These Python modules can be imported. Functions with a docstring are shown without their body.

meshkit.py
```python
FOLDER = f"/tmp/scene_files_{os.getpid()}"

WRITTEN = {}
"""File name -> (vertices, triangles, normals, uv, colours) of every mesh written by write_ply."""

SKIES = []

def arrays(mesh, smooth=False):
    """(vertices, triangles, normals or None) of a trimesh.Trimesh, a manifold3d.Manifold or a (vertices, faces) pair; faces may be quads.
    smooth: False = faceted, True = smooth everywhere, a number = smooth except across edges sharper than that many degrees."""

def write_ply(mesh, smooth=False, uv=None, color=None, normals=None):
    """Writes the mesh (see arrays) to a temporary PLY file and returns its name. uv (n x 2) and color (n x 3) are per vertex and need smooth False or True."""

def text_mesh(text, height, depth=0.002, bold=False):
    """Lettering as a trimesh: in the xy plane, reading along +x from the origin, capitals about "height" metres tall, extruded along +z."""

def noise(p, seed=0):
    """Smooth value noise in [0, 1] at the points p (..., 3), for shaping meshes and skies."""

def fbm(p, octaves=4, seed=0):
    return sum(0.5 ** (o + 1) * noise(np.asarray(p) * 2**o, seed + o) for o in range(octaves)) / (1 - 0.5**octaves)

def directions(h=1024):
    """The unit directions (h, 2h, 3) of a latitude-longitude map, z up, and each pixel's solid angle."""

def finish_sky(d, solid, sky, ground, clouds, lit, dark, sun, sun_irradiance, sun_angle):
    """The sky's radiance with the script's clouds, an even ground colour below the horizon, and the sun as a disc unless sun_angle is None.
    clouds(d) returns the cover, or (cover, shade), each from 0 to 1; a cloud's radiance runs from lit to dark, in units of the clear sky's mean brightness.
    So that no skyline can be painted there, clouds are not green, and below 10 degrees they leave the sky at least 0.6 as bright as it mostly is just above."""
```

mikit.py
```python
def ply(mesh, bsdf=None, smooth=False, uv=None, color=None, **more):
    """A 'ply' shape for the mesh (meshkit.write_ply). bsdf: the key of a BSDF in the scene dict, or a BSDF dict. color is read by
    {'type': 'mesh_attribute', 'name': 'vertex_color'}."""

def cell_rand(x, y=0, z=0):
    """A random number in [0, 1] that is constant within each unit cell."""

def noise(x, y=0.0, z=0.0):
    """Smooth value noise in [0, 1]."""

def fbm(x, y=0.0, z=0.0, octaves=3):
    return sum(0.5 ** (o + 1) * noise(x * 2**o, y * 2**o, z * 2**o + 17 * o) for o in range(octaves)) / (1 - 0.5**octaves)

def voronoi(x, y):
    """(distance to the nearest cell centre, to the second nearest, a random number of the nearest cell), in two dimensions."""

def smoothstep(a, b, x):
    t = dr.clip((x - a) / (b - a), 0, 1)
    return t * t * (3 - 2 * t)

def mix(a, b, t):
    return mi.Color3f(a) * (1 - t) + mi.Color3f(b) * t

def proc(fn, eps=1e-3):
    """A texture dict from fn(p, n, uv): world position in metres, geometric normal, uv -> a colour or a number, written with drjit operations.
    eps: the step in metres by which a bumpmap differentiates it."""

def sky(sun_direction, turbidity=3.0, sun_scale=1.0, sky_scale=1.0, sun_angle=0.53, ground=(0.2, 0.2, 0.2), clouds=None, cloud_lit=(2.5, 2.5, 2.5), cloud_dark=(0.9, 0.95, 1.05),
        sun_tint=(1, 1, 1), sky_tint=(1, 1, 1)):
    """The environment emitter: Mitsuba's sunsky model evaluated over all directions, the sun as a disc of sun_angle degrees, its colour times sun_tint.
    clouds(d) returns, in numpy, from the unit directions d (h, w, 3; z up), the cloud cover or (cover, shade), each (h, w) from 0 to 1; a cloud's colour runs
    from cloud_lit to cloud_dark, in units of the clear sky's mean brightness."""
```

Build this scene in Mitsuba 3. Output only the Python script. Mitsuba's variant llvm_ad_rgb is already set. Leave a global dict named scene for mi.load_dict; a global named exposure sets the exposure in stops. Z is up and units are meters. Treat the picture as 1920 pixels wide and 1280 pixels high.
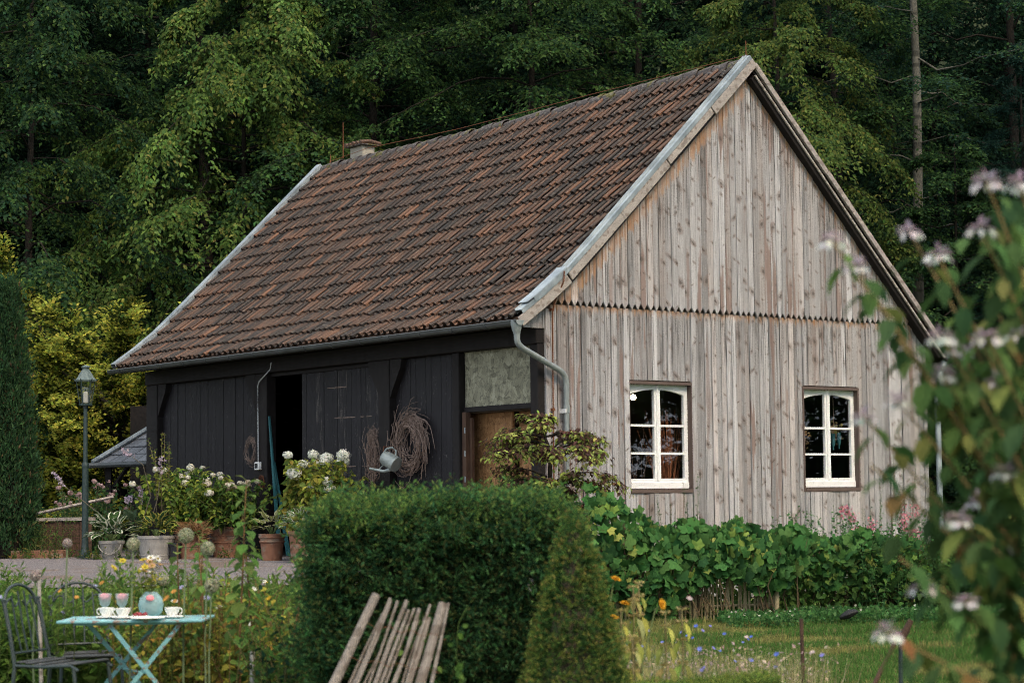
import math
import numpy as np
import trimesh
import drjit as dr
import mitsuba as mi
import mikit
from mikit import noise, fbm, voronoi, cell_rand, smoothstep, mix, proc
from shapely.geometry import Polygon, box as sbox
from shapely.ops import unary_union

T = mi.ScalarTransform4f
scene, labels = {}, {}
rng = np.random.default_rng(7)

# ------------------------------------------------------------------ camera, sky, exposure
EYE = (0.0, 0.0, 1.65)
PITCH, ROLL = 0.0749, 0.0111
scene['camera'] = {
    'type': 'thinlens', 'fov': 27.64, 'fov_axis': 'x',
    'aperture_radius': 0.0095, 'focus_distance': 33.0,
    'near_clip': 0.1, 'far_clip': 600.0,
    'to_world': T().look_at(origin=EYE, target=[0, math.cos(PITCH), EYE[2] + math.sin(PITCH)],
                            up=[math.sin(ROLL), 0, math.cos(ROLL)]),
}


def overcast(d):
    import meshkit
    n = meshkit.fbm(d * np.array([2.5, 2.5, 5.0]), 4, 3)
    return np.ones(d.shape[:2]), np.clip(0.75 - 0.7 * d[..., 2] + 0.5 * (n - 0.5), 0, 1)


scene['sky'] = mikit.sky([0.36, -0.6, 0.72], turbidity=3, sun_scale=0.3, sun_angle=22, clouds=overcast,
                         cloud_lit=(2.42, 2.6, 2.85), cloud_dark=(1.02, 1.14, 1.32), sun_tint=(1.0, 0.985, 0.97))
exposure = 2.87

# ------------------------------------------------------------------ helpers: names and entries
used = {}


def new(name):
    k = used.get(name, -1) + 1
    used[name] = k
    return name if k == 0 else '%s_%03d' % (name, k)


def tell(key, label=None, cat=None, group=None, kind=None):
    e = labels.setdefault(key, {})
    for a, b in (('label', label), ('category', cat), ('group', group), ('kind', kind)):
        if b:
            e[a] = b
    return key


def add(key, mesh, mat, smooth=False, uv=None, color=None):
    key = new(key)
    scene[key] = mikit.ply(mesh, mat, smooth=smooth, uv=uv, color=color)
    return key


def place(key, ply, to_world):
    key = new(key)
    scene[key] = {**ply, 'to_world': to_world}
    return key


# ------------------------------------------------------------------ helpers: meshes as (V, F)
def cat(*ms):
    ms = [m for m in ms if m is not None and len(m[0])]
    V, F, n = [], [], 0
    for v, f in ms:
        V.append(v)
        F.append(np.asarray(f) + n)
        n += len(v)
    return np.vstack(V), np.vstack(F)


def tm(m):
    return np.asarray(m.vertices), np.asarray(m.faces)


def box(x0, x1, y0, y1, z0, z1, bev=0.0):
    if bev <= 0:
        V = np.array([[x, y, z] for x in (x0, x1) for y in (y0, y1) for z in (z0, z1)], float)
        F = np.array([[0, 1, 3], [0, 3, 2], [4, 6, 7], [4, 7, 5], [0, 4, 5], [0, 5, 1], [2, 3, 7], [2, 7, 6], [0, 2, 6], [0, 6, 4], [1, 5, 7], [1, 7, 3]])
        return V, F
    pts = []
    for sx in (0, 1):
        for sy in (0, 1):
            for sz in (0, 1):
                c = [(x0, x1)[sx], (y0, y1)[sy], (z0, z1)[sz]]
                s = [1 - 2 * sx, 1 - 2 * sy, 1 - 2 * sz]
                for a in range(3):
                    q = [c[i] + (0 if i == a else s[i] * bev) for i in range(3)]
                    pts.append(q)
    return tm(trimesh.convex.convex_hull(np.array(pts)))


def tube(pts, r, n=6, caps=True):
    pts = np.asarray(pts, float)
    m = len(pts)
    r = np.broadcast_to(np.asarray(r, float), (m,))
    t = np.gradient(pts, axis=0)
    t /= np.linalg.norm(t, axis=1, keepdims=True) + 1e-12
    ref = np.array([0.0, 0, 1]) if abs(t[:, 2]).mean() < 0.85 else np.array([1.0, 0.13, 0])
    s = np.cross(t, ref)
    s /= np.linalg.norm(s, axis=1, keepdims=True) + 1e-12
    b = np.cross(t, s)
    a = np.arange(n) * 2 * np.pi / n
    V = pts[:, None] + r[:, None, None] * (np.cos(a)[None, :, None] * s[:, None] + np.sin(a)[None, :, None] * b[:, None])
    V = V.reshape(-1, 3)
    i, j = np.meshgrid(np.arange(m - 1), np.arange(n), indexing='ij')
    k = (j + 1) % n
    A, B, C, D = i * n + j, i * n + k, (i + 1) * n + k, (i + 1) * n + j
    F = np.concatenate([np.stack([A, C, B], -1).reshape(-1, 3), np.stack([A, D, C], -1).reshape(-1, 3)])
    if caps:
        V = np.vstack([V, pts[:1], pts[-1:]])
        q = np.arange(n)
        F = np.vstack([F, np.stack([np.full(n, m * n), q, (q + 1) % n], 1), np.stack([np.full(n, m * n + 1), (m - 1) * n + (q + 1) % n, (m - 1) * n + q], 1)])
    return V, F


def lathe(prof, n=20, c=(0, 0, 0)):
    prof = np.asarray(prof, float)
    m = len(prof)
    a = np.arange(n) * 2 * np.pi / n
    V = np.stack([prof[:, None, 0] * np.cos(a), prof[:, None, 0] * np.sin(a), np.repeat(prof[:, 1:2], n, 1)], -1).reshape(-1, 3) + np.asarray(c)
    i, j = np.meshgrid(np.arange(m - 1), np.arange(n), indexing='ij')
    k = (j + 1) % n
    A, B, C, D = i * n + j, i * n + k, (i + 1) * n + k, (i + 1) * n + j
    return V, np.concatenate([np.stack([A, B, C], -1).reshape(-1, 3), np.stack([A, C, D], -1).reshape(-1, 3)])


def extrude(poly, h, frame=None):
    """Polygon in (a, b) pulled along c; frame(a, b, c arrays) -> xyz."""
    m = trimesh.creation.extrude_polygon(poly, h, engine='earcut')
    V, F = tm(m)
    if frame is not None:
        V = frame(V[:, 0], V[:, 1], V[:, 2])
    return V, F


def blob(c, r, seed=0, sub=2, amp=0.2, freq=2.0):
    import meshkit
    m = trimesh.creation.icosphere(subdivisions=sub)
    V = np.asarray(m.vertices)
    k = 1 + amp * 2 * (meshkit.fbm(V * freq + seed * 3.7, 3, seed) - 0.5)
    return V * k[:, None] * np.asarray(r) + np.asarray(c), np.asarray(m.faces)


def unit(v):
    return v / (np.linalg.norm(v, axis=-1, keepdims=True) + 1e-12)


# leaf templates: x across, y along, z up; two or more triangles each
LEAF2 = (np.array([[0, 0, 0], [-.3, .42, .08], [0, 1, -.06], [.3, .42, .08]]), np.array([[0, 2, 1], [0, 3, 2]]))
LEAF6 = (np.array([[0, 0, 0], [-.26, .25, .07], [-.27, .6, .03], [0, 1, -.18], [.27, .6, .03], [.26, .25, .07], [0, .5, -.02]]),
         np.array([[0, 6, 1], [1, 6, 2], [2, 6, 3], [6, 4, 3], [6, 5, 4], [0, 5, 6]]))
NEEDLE = (np.array([[0, 0, 0], [-.09, .5, .02], [0, 1, 0], [.09, .5, .02]]), np.array([[0, 2, 1], [0, 3, 2]]))
STRAP = (np.array([[-.03, 0, 0], [.03, 0, 0], [-.03, .5, .06], [.03, .5, .06], [0, 1, -.04]]), np.array([[0, 1, 3], [0, 3, 2], [2, 3, 4]]))
BLADE = (np.array([[-.07, 0, 0], [.07, 0, 0], [0, 1, .22]]), np.array([[0, 1, 2]]))


def scatter(tpl, pos, ax, nrm, size, col, wid=None):
    tv, tf = tpl
    pos, ax = np.asarray(pos, float), unit(np.asarray(ax, float))
    side = unit(np.cross(ax, np.asarray(nrm, float)))
    up = np.cross(side, ax)
    size = np.broadcast_to(size, (len(pos),))[:, None, None]
    w = 1.0 if wid is None else np.broadcast_to(wid, (len(pos),))[:, None, None]
    V = pos[:, None] + size * (tv[None, :, 0:1] * w * side[:, None] + tv[None, :, 1:2] * ax[:, None] + tv[None, :, 2:3] * up[:, None])
    F = (tf[None] + (np.arange(len(pos)) * len(tv))[:, None, None]).reshape(-1, 3)
    C = np.repeat(np.clip(col, 0.002, 1), len(tv), 0)
    return V.reshape(-1, 3), F, C


def join(parts):
    V, F, C, n = [], [], [], 0
    for v, f, c in parts:
        V.append(v)
        F.append(f + n)
        C.append(c)
        n += len(v)
    return np.vstack(V), np.vstack(F), np.vstack(C)


def tint(m, col):
    return m[0], m[1], np.repeat(np.asarray(col, float)[None], len(m[0]), 0)


def pick(r, n, cols, p=None, var=0.18):
    cols = np.asarray(cols, float)
    k = r.choice(len(cols), n, p=p)
    return cols[k] * np.exp(r.normal(0, var, (n, 1))) * np.exp(r.normal(0, var * .35, (n, 3)))


# ------------------------------------------------------------------ materials
def rgb(*c):
    return {'type': 'rgb', 'value': list(c)}


def mat(name, color, rough=0.7, bump=None, spec=0.35, metal=0.0, **more):
    b = {'type': 'principled', 'base_color': color if isinstance(color, dict) else rgb(*color), 'roughness': rough, 'specular': spec, 'metallic': metal, **more}
    if bump:
        b = {'type': 'bumpmap', 'tex': proc(bump[0], eps=bump[1]), 'scale': bump[2], 'nested': b}
    scene[name] = {'type': 'twosided', 'bsdf': b}
    return name


VC = {'type': 'mesh_attribute', 'name': 'vertex_color'}
scene['leaf_mat'] = {'type': 'principledthin', 'base_color': VC, 'roughness': 0.5, 'diff_trans': 0.85, 'spec_trans': 0.0, 'eta': 1.35}
scene['waxy_leaf_mat'] = {'type': 'principledthin', 'base_color': VC, 'roughness': 0.42, 'diff_trans': 0.5, 'spec_trans': 0.0, 'eta': 1.42}
mat('solid_vc_mat', VC, 0.75, spec=0.2)


def knots(a, s, k, seed, freq, size, keep):
    """(dark heart, brown ring) of knots strewn along a board: one at most in each stretch of 1 / freq metres, slanting as branches do."""
    o = 40 * cell_rand(k, seed)
    c = dr.floor(s * freq + o)
    ca = 0.13 * (0.1 + 0.8 * cell_rand(k, c, seed + 1))
    cs = (c + 0.15 + 0.7 * cell_rand(k, c, seed + 2) - o) / freq
    dy = s - cs
    dx = a - ca + (cell_rand(k, c, seed + 3) - 0.5) * 2.4 * dy
    z = size * (0.45 + cell_rand(k, c, seed + 4))
    d = dr.sqrt(dr.square(dx / z) + dr.square(dy / (z * 1.25))) + 0.7 * (noise(a * 130, s * 90, k) - 0.5)
    on = dr.select(cell_rand(k, c, seed + 5) < keep, 1.0, 0.0)
    return on * (1 - smoothstep(0.6, 1.05, d)), on * smoothstep(0.8, 1.1, d) * (1 - smoothstep(1.4, 2.6, d))


def c_plank(p, n, uv):
    k = dr.floor(uv.x / 10)
    a, s = uv.x - k * 10 - 0.5, uv.y
    r1, r2, r3 = cell_rand(k, 3), cell_rand(k, 7), cell_rand(k, 11)
    grain = fbm(a * 150 + 30 * r1, s * 1.7 + 50 * r2, k, 3)
    fine = noise(a * 420, s * 14, k)
    c = mix((0.26, 0.25, 0.252), (0.46, 0.452, 0.46), smoothstep(0.25, 0.75, grain * 0.65 + r1 * 0.35))
    c = c * (0.72 + 0.42 * r2) * (0.84 + 0.32 * fine)
    c = mix(c, c * mi.Color3f(1.02, 0.955, 0.91), smoothstep(0.4, 0.95, cell_rand(k, 17)))
    c = mix(c, mi.Color3f(0.19, 0.12, 0.095), smoothstep(0.45, 0.9, r3) * smoothstep(0.52, 0.64, fbm(a * 16, s * 1.1 + 7 * r1, k + 9, 3)) * 0.75)
    c = mix(c, mi.Color3f(0.12, 0.112, 0.11), smoothstep(0.57, 0.8, fbm(a * 50, s * 0.6 + 20 * r2, k + 4, 3)) * 0.55)
    for seed, freq, size, keep in ((31, 1.3, 0.026, 0.55), (61, 2.6, 0.012, 0.5)):
        heart, ring = knots(a, s, k, seed, freq, size, keep)
        c = mix(c, mi.Color3f(0.17, 0.125, 0.105), ring * 0.55)
        c = mix(c, mi.Color3f(0.075, 0.055, 0.046), heart * 0.85)
    return c


def b_plank(p, n, uv):
    k = dr.floor(uv.x / 10)
    a, s = uv.x - k * 10, uv.y
    return fbm(a * 170 + 30 * cell_rand(k, 3), s * 2.2, k, 3)


mat('plank_mat', proc(c_plank), 0.85, (b_plank, 0.002, 0.004), spec=0.2)


def c_tip(p, n, uv):
    # fresh orange wood that the overhang has kept from greying, ending fibre by fibre (uv.y = metres below the cover)
    c = c_plank(p, n, mi.Point2f(uv.x, uv.y + 3))
    k = dr.floor(uv.x / 10)
    a = uv.x - k * 10
    fibre = noise(a * 120, k * 5.3) * 0.75 + noise(a * 400, k) * 0.25
    reach = 0.02 + 0.17 * fibre * fibre
    f = smoothstep(-0.02, 0.02, reach - uv.y)
    o = mix((0.27, 0.12, 0.045), (0.4, 0.22, 0.1), noise(a * 200, uv.y * 12, k))
    c = mix(c, o, f * (0.12 + 0.75 * noise(a * 55, k, 3.0)))
    soot = smoothstep(0.5, 0.75, fbm(a * 70, uv.y * 1.2, k + 2, 3)) * smoothstep(0.0, 0.08, uv.y - reach * 0.8) * (1 - smoothstep(0.25, 0.75, uv.y - 0.5 * noise(a * 55, k + 31)))
    return mix(c, mi.Color3f(0.075, 0.068, 0.065), soot * 0.8)


mat('plank_top_mat', proc(c_tip), 0.85, (b_plank, 0.002, 0.004), spec=0.2)


def c_dark(p, n, uv):
    k = dr.floor(uv.x / 10)
    a, s = uv.x - k * 10, uv.y
    g = fbm(a * 130, s * 2.0, k, 3)
    c = mix((0.007, 0.0062, 0.0078), (0.0165, 0.0145, 0.018), g * 0.7 + 0.3 * cell_rand(k, 5))
    speck = smoothstep(0.86, 0.9, noise(a * 60, s * 45, k))
    c = mix(c, mi.Color3f(0.12, 0.11, 0.105), speck * smoothstep(0.55, 0.7, fbm(a * 6, s * 3, k, 2)) * 0.7)
    return c


mat('dark_plank_mat', proc(c_dark), 0.6, (b_plank, 0.002, 0.003), spec=0.3)


def c_worn(p, n, uv):
    # black paint rubbed off in vertical strips (uv.y = height on the door)
    c = c_dark(p, n, uv)
    k = dr.floor(uv.x / 10)
    a, s = uv.x - k * 10, uv.y
    strip = smoothstep(0.58, 0.7, fbm(a * 75, s * 1.3, k, 3))
    zone = smoothstep(0.46, 0.6, noise(k * 2.7, s * 0.9, 5)) * smoothstep(0.45, 0.58, cell_rand(k, 21))
    rag = smoothstep(0.35, 0.65, noise(a * 120, s * 9, k))
    c = mix(c, mi.Color3f(0.17, 0.15, 0.13), strip * zone * rag * 0.8)
    return c


mat('worn_door_mat', proc(c_worn), 0.6, (b_plank, 0.002, 0.003), spec=0.3)


def c_tile(p, n, uv):
    k = dr.floor(uv.x)
    r = cell_rand(k, 1)
    q = cell_rand(k, 2)
    u = uv.x - k
    dark = mix((0.022, 0.019, 0.018), (0.038, 0.031, 0.027), q)
    mid = mix((0.054, 0.036, 0.028), (0.088, 0.053, 0.037), q)
    red = mix((0.115, 0.058, 0.036), (0.19, 0.095, 0.055), q)
    c = mix(dark, mid, smoothstep(0.3, 0.5, r))
    c = mix(c, red, smoothstep(0.72, 1.0, r))
    streak = fbm(u * 16, uv.y * 1.6 + k * 1.7, k, 3)
    c = mix(c, mi.Color3f(0.028, 0.025, 0.023), smoothstep(0.42, 0.66, streak) * 0.7)
    c = mix(c, mi.Color3f(0.15, 0.078, 0.048), smoothstep(0.58, 0.74, fbm(u * 14 + 40, uv.y * 2.5 + k * 2.9, k + 5, 3)) * 0.6)
    lich = smoothstep(0.74, 0.8, noise(p.x * 38, p.y * 38, p.z * 38))
    c = mix(c, mi.Color3f(0.17, 0.15, 0.12), lich * 0.4)
    return c * (0.8 + 0.4 * noise(p.x * 120, p.y * 120, p.z * 120))


def b_rough(p, n, uv):
    return fbm(p.x * 60, p.y * 60, p.z * 60, 3)


mat('tile_mat', proc(c_tile), 0.72, (b_rough, 0.004, 0.005), spec=0.3)


def c_ridge(p, n, uv):
    m = fbm(p.x * 5, p.y * 5, p.z * 5, 3)
    c = mix((0.05, 0.046, 0.046), (0.115, 0.1, 0.095), fbm(p.x * 20, p.y * 20, p.z * 20, 3))
    c = mix(c, mi.Color3f(0.12, 0.11, 0.035), smoothstep(0.6, 0.68, m) * 0.8)
    return mix(c, mi.Color3f(0.22, 0.21, 0.18), smoothstep(0.66, 0.72, noise(p.x * 25, p.y * 25, p.z * 25)) * 0.5)


mat('ridge_mat', proc(c_ridge), 0.85, (b_rough, 0.006, 0.012), spec=0.2)


def c_zinc(p, n, uv):
    a = fbm(p.x * 3, p.y * 3, p.z * 3, 4)
    b = noise(p.x * 40, p.y * 40, p.z * 14)
    return mix((0.22, 0.26, 0.285), (0.36, 0.41, 0.435), smoothstep(0.3, 0.7, a)) * (0.85 + 0.25 * b)


mat('zinc_mat', proc(c_zinc), 0.42, spec=0.5, metal=0.35)


def c_pipe(p, n, uv):
    a = fbm(p.x * 8, p.y * 8, p.z * 3, 3)
    return mix((0.17, 0.195, 0.195), (0.27, 0.3, 0.3), a) * (0.88 + 0.24 * noise(p.x * 70, p.y * 70, p.z * 25))


mat('pipe_mat', proc(c_pipe), 0.45, spec=0.5, metal=0.2)
mat('gutter_mat', proc(lambda p, n, uv: mix((0.045, 0.052, 0.053), (0.1, 0.11, 0.112), fbm(p.x * 6, p.y * 6, p.z * 6, 3))), 0.42, spec=0.5, metal=0.2)


def c_oldwood(p, n, uv):
    g = fbm(p.x * 9, p.y * 9, p.z * 9, 3)
    f = noise(p.x * 60, p.y * 60, p.z * 60)
    c = mix((0.25, 0.215, 0.195), (0.4, 0.365, 0.335), g) * (0.8 + 0.35 * f)
    return mix(c, mi.Color3f(0.14, 0.11, 0.09), smoothstep(0.6, 0.72, noise(p.x * 17, p.y * 17, p.z * 17)) * 0.6)


mat('oldwood_mat', proc(c_oldwood), 0.85, (b_rough, 0.004, 0.003), spec=0.2)
mat('pole_mat', proc(lambda p, n, uv: c_oldwood(p, n, uv) * mi.Color3f(0.62, 0.6, 0.57)), 0.85, (b_rough, 0.004, 0.003), spec=0.2)
mat('casing_mat', proc(lambda p, n, uv: mix((0.085, 0.06, 0.052), (0.13, 0.095, 0.082), fbm(p.x * 30, p.y * 30, p.z * 6, 3))), 0.75, spec=0.25)
mat('white_paint_mat', proc(lambda p, n, uv: mix((0.7, 0.7, 0.68), (0.8, 0.8, 0.79), fbm(p.x * 12, p.y * 12, p.z * 12, 3))
                            * (1 - 0.22 * smoothstep(0.72, 0.78, noise(p.x * 55, p.y * 55, p.z * 55)))), 0.5, spec=0.4)
mat('black_beam_mat', proc(lambda p, n, uv: mix((0.007, 0.006, 0.0062), (0.017, 0.0135, 0.013), fbm(p.x * 12, p.y * 12, p.z * 4, 3))), 0.7, spec=0.25)
mat('brown_wood_mat', proc(lambda p, n, uv: mix((0.045, 0.026, 0.018), (0.11, 0.062, 0.04), fbm(p.x * 14, p.y * 14, p.z * 4, 3))), 0.75, spec=0.25)


def osb(light, dark):
    def fn(p, n, uv):
        a = voronoi(uv.x * 17 + 2.2 * noise(uv.x * 6, uv.y * 6), uv.y * 6.5 + 2.2 * noise(uv.x * 5, uv.y * 5, 4))
        b = voronoi(uv.x * 8 + 30, uv.y * 20 + 2.5 * noise(uv.x * 4, uv.y * 4, 9))
        f = 0.55 * a[2] + 0.45 * b[2]
        return mix(dark, light, f) * (1 - 0.45 * (1 - smoothstep(0.0, 0.16, a[1] - a[0])))
    return fn


mat('grey_osb_mat', proc(osb((0.38, 0.37, 0.27), (0.13, 0.125, 0.085))), 0.75, spec=0.25)
mat('brown_osb_mat', proc(osb((0.46, 0.25, 0.115), (0.25, 0.125, 0.05))), 0.7, spec=0.25)
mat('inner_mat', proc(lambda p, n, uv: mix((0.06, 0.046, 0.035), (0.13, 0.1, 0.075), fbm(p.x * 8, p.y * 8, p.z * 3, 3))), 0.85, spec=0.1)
mat('rust_mat', proc(lambda p, n, uv: mix((0.075, 0.03, 0.018), (0.2, 0.075, 0.035), fbm(p.x * 30, p.y * 30, p.z * 8, 3))), 0.85, spec=0.2)
mat('dark_rust_mat', proc(lambda p, n, uv: mix((0.035, 0.024, 0.019), (0.1, 0.056, 0.038), fbm(p.x * 30, p.y * 30, p.z * 8, 3))), 0.85, spec=0.2)
mat('render_mat', proc(lambda p, n, uv: mix((0.25, 0.225, 0.18), (0.42, 0.39, 0.33), fbm(p.x * 9, p.y * 9, p.z * 9, 4))), 0.9, spec=0.1)
mat('twig_mat', proc(lambda p, n, uv: mix((0.12, 0.08, 0.06), (0.38, 0.28, 0.235), fbm(p.x * 25, p.y * 25, p.z * 25, 3))), 0.8, spec=0.2)
mat('red_twig_mat', proc(lambda p, n, uv: mix((0.16, 0.06, 0.03), (0.38, 0.15, 0.07), fbm(p.x * 25, p.y * 25, p.z * 25, 3))), 0.7, spec=0.25)
mat('bark_mat', proc(lambda p, n, uv: mix((0.013, 0.011, 0.009), (0.036, 0.031, 0.026), fbm(p.x * 9, p.y * 9, p.z * 3, 4))), 0.9, (b_rough, 0.01, 0.02), spec=0.1)


def c_pale_bark(p, n, uv):
    c = mix((0.075, 0.072, 0.06), (0.16, 0.155, 0.13), fbm(p.x * 5, p.y * 5, p.z * 2.2, 4))
    return mix(c, mi.Color3f(0.05, 0.05, 0.042), smoothstep(0.6, 0.7, noise(p.x * 2, p.y * 2, p.z * 7)) * 0.8)


mat('pale_bark_mat', proc(c_pale_bark), 0.9, (b_rough, 0.01, 0.02), spec=0.1)
mat('lamp_green_mat', proc(lambda p, n, uv: mix((0.013, 0.027, 0.027), (0.024, 0.043, 0.042), fbm(p.x * 20, p.y * 20, p.z * 20, 3))), 0.42, spec=0.5)
mat('lamp_roof_mat', proc(lambda p, n, uv: mix((0.06, 0.09, 0.085), (0.12, 0.155, 0.15), fbm(p.x * 20, p.y * 20, p.z * 20, 3))), 0.45, spec=0.5)
scene['clear_glass'] = {'type': 'thindielectric', 'int_ior': 1.5}
scene['frosted_mat'] = {'type': 'principledthin', 'base_color': rgb(0.72, 0.72, 0.66), 'roughness': 0.4, 'diff_trans': 1.1, 'spec_trans': 0.0}
mat('slate_mat', proc(lambda p, n, uv: mix((0.1, 0.105, 0.115), (0.2, 0.205, 0.22), cell_rand(dr.floor(uv.x), 4)) * (0.75 + 0.5 * fbm(p.x * 30, p.y * 30, p.z * 30, 3))), 0.6, spec=0.35)
mat('galvanised_mat', proc(lambda p, n, uv: mix((0.25, 0.235, 0.215), (0.42, 0.4, 0.37), fbm(p.x * 14, p.y * 14, p.z * 14, 4))), 0.5, spec=0.4, metal=0.3)
mat('can_mat', proc(lambda p, n, uv: mix((0.2, 0.235, 0.225), (0.34, 0.38, 0.365), fbm(p.x * 16, p.y * 16, p.z * 16, 3))), 0.45, spec=0.45, metal=0.3)


def c_terra(p, n, uv):
    c = mix((0.17, 0.08, 0.052), (0.26, 0.135, 0.088), fbm(p.x * 10, p.y * 10, p.z * 10, 3))
    return mix(c, mi.Color3f(0.23, 0.2, 0.155), smoothstep(0.5, 0.68, fbm(p.x * 7 + 9, p.y * 7, p.z * 14, 3)) * 0.6)


mat('terracotta_mat', proc(c_terra), 0.85, spec=0.15)
mat('light_block_core_mat', proc(lambda p, n, uv: mix((0.06, 0.045, 0.032), (0.14, 0.11, 0.08), fbm(p.x * 30, p.y * 30, p.z * 30, 3))), 0.9, (b_rough, 0.006, 0.02), spec=0.1)  # twig brown for the solid cores that block light inside clipped plants
mat('soil_mat', (0.035, 0.025, 0.018), 0.95, spec=0.05)
mat('black_plastic_mat', (0.014, 0.015, 0.018), 0.5, spec=0.4)


def c_turq(p, n, uv):
    c = mix((0.125, 0.31, 0.335), (0.2, 0.41, 0.43), fbm(p.x * 8, p.y * 8, p.z * 8, 3))
    return mix(c, mi.Color3f(0.22, 0.12, 0.085), smoothstep(0.57, 0.63, fbm(p.x * 30, p.y * 30, p.z * 30, 3)) * 0.85)


mat('turquoise_mat', proc(c_turq), 0.4, spec=0.45)
mat('teal_mat', proc(lambda p, n, uv: mix((0.015, 0.075, 0.085), (0.03, 0.13, 0.145), fbm(p.x * 12, p.y * 12, p.z * 5, 3))), 0.6, spec=0.3)
mat('iron_mat', proc(lambda p, n, uv: mix((0.014, 0.024, 0.026), (0.03, 0.045, 0.046), fbm(p.x * 30, p.y * 30, p.z * 30, 3))), 0.5, spec=0.45)
mat('slat_mat', proc(lambda p, n, uv: mix((0.02, 0.023, 0.025), (0.06, 0.063, 0.065), fbm(p.x * 20, p.y * 20, p.z * 20, 3))), 0.6, spec=0.35)
mat('china_mat', proc(lambda p, n, uv: mix((0.72, 0.71, 0.66), (0.78, 0.77, 0.73), fbm(p.x * 9, p.y * 9, p.z * 9, 2))), 0.25, spec=0.5)
scene['drink_glass'] = {'type': 'principledthin', 'base_color': rgb(0.86, 0.95, 0.95), 'roughness': 0.12, 'spec_trans': 0.75, 'diff_trans': 0.5, 'eta': 1.5}
scene['vase_glass'] = {'type': 'principledthin', 'base_color': rgb(0.62, 0.85, 0.88), 'roughness': 0.18, 'spec_trans': 0.55, 'diff_trans': 0.8, 'eta': 1.5}
mat('cable_mat', (0.5, 0.5, 0.5), 0.5)
mat('stone_black_mat', proc(lambda p, n, uv: mix((0.006, 0.006, 0.007), (0.014, 0.014, 0.015), fbm(p.x * 20, p.y * 20, p.z * 20, 3))), 0.6, spec=0.3)


def c_lawn(p, n, uv):
    a = fbm(p.x * 0.7, p.y * 1.6, 0.0, 4)
    c = mix((0.045, 0.08, 0.02), (0.12, 0.14, 0.04), smoothstep(0.35, 0.7, a))
    return c * (0.6 + 0.8 * noise(p.x * 40, p.y * 40))


mat('lawn_mat', proc(c_lawn), 0.95, spec=0.05)


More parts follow.
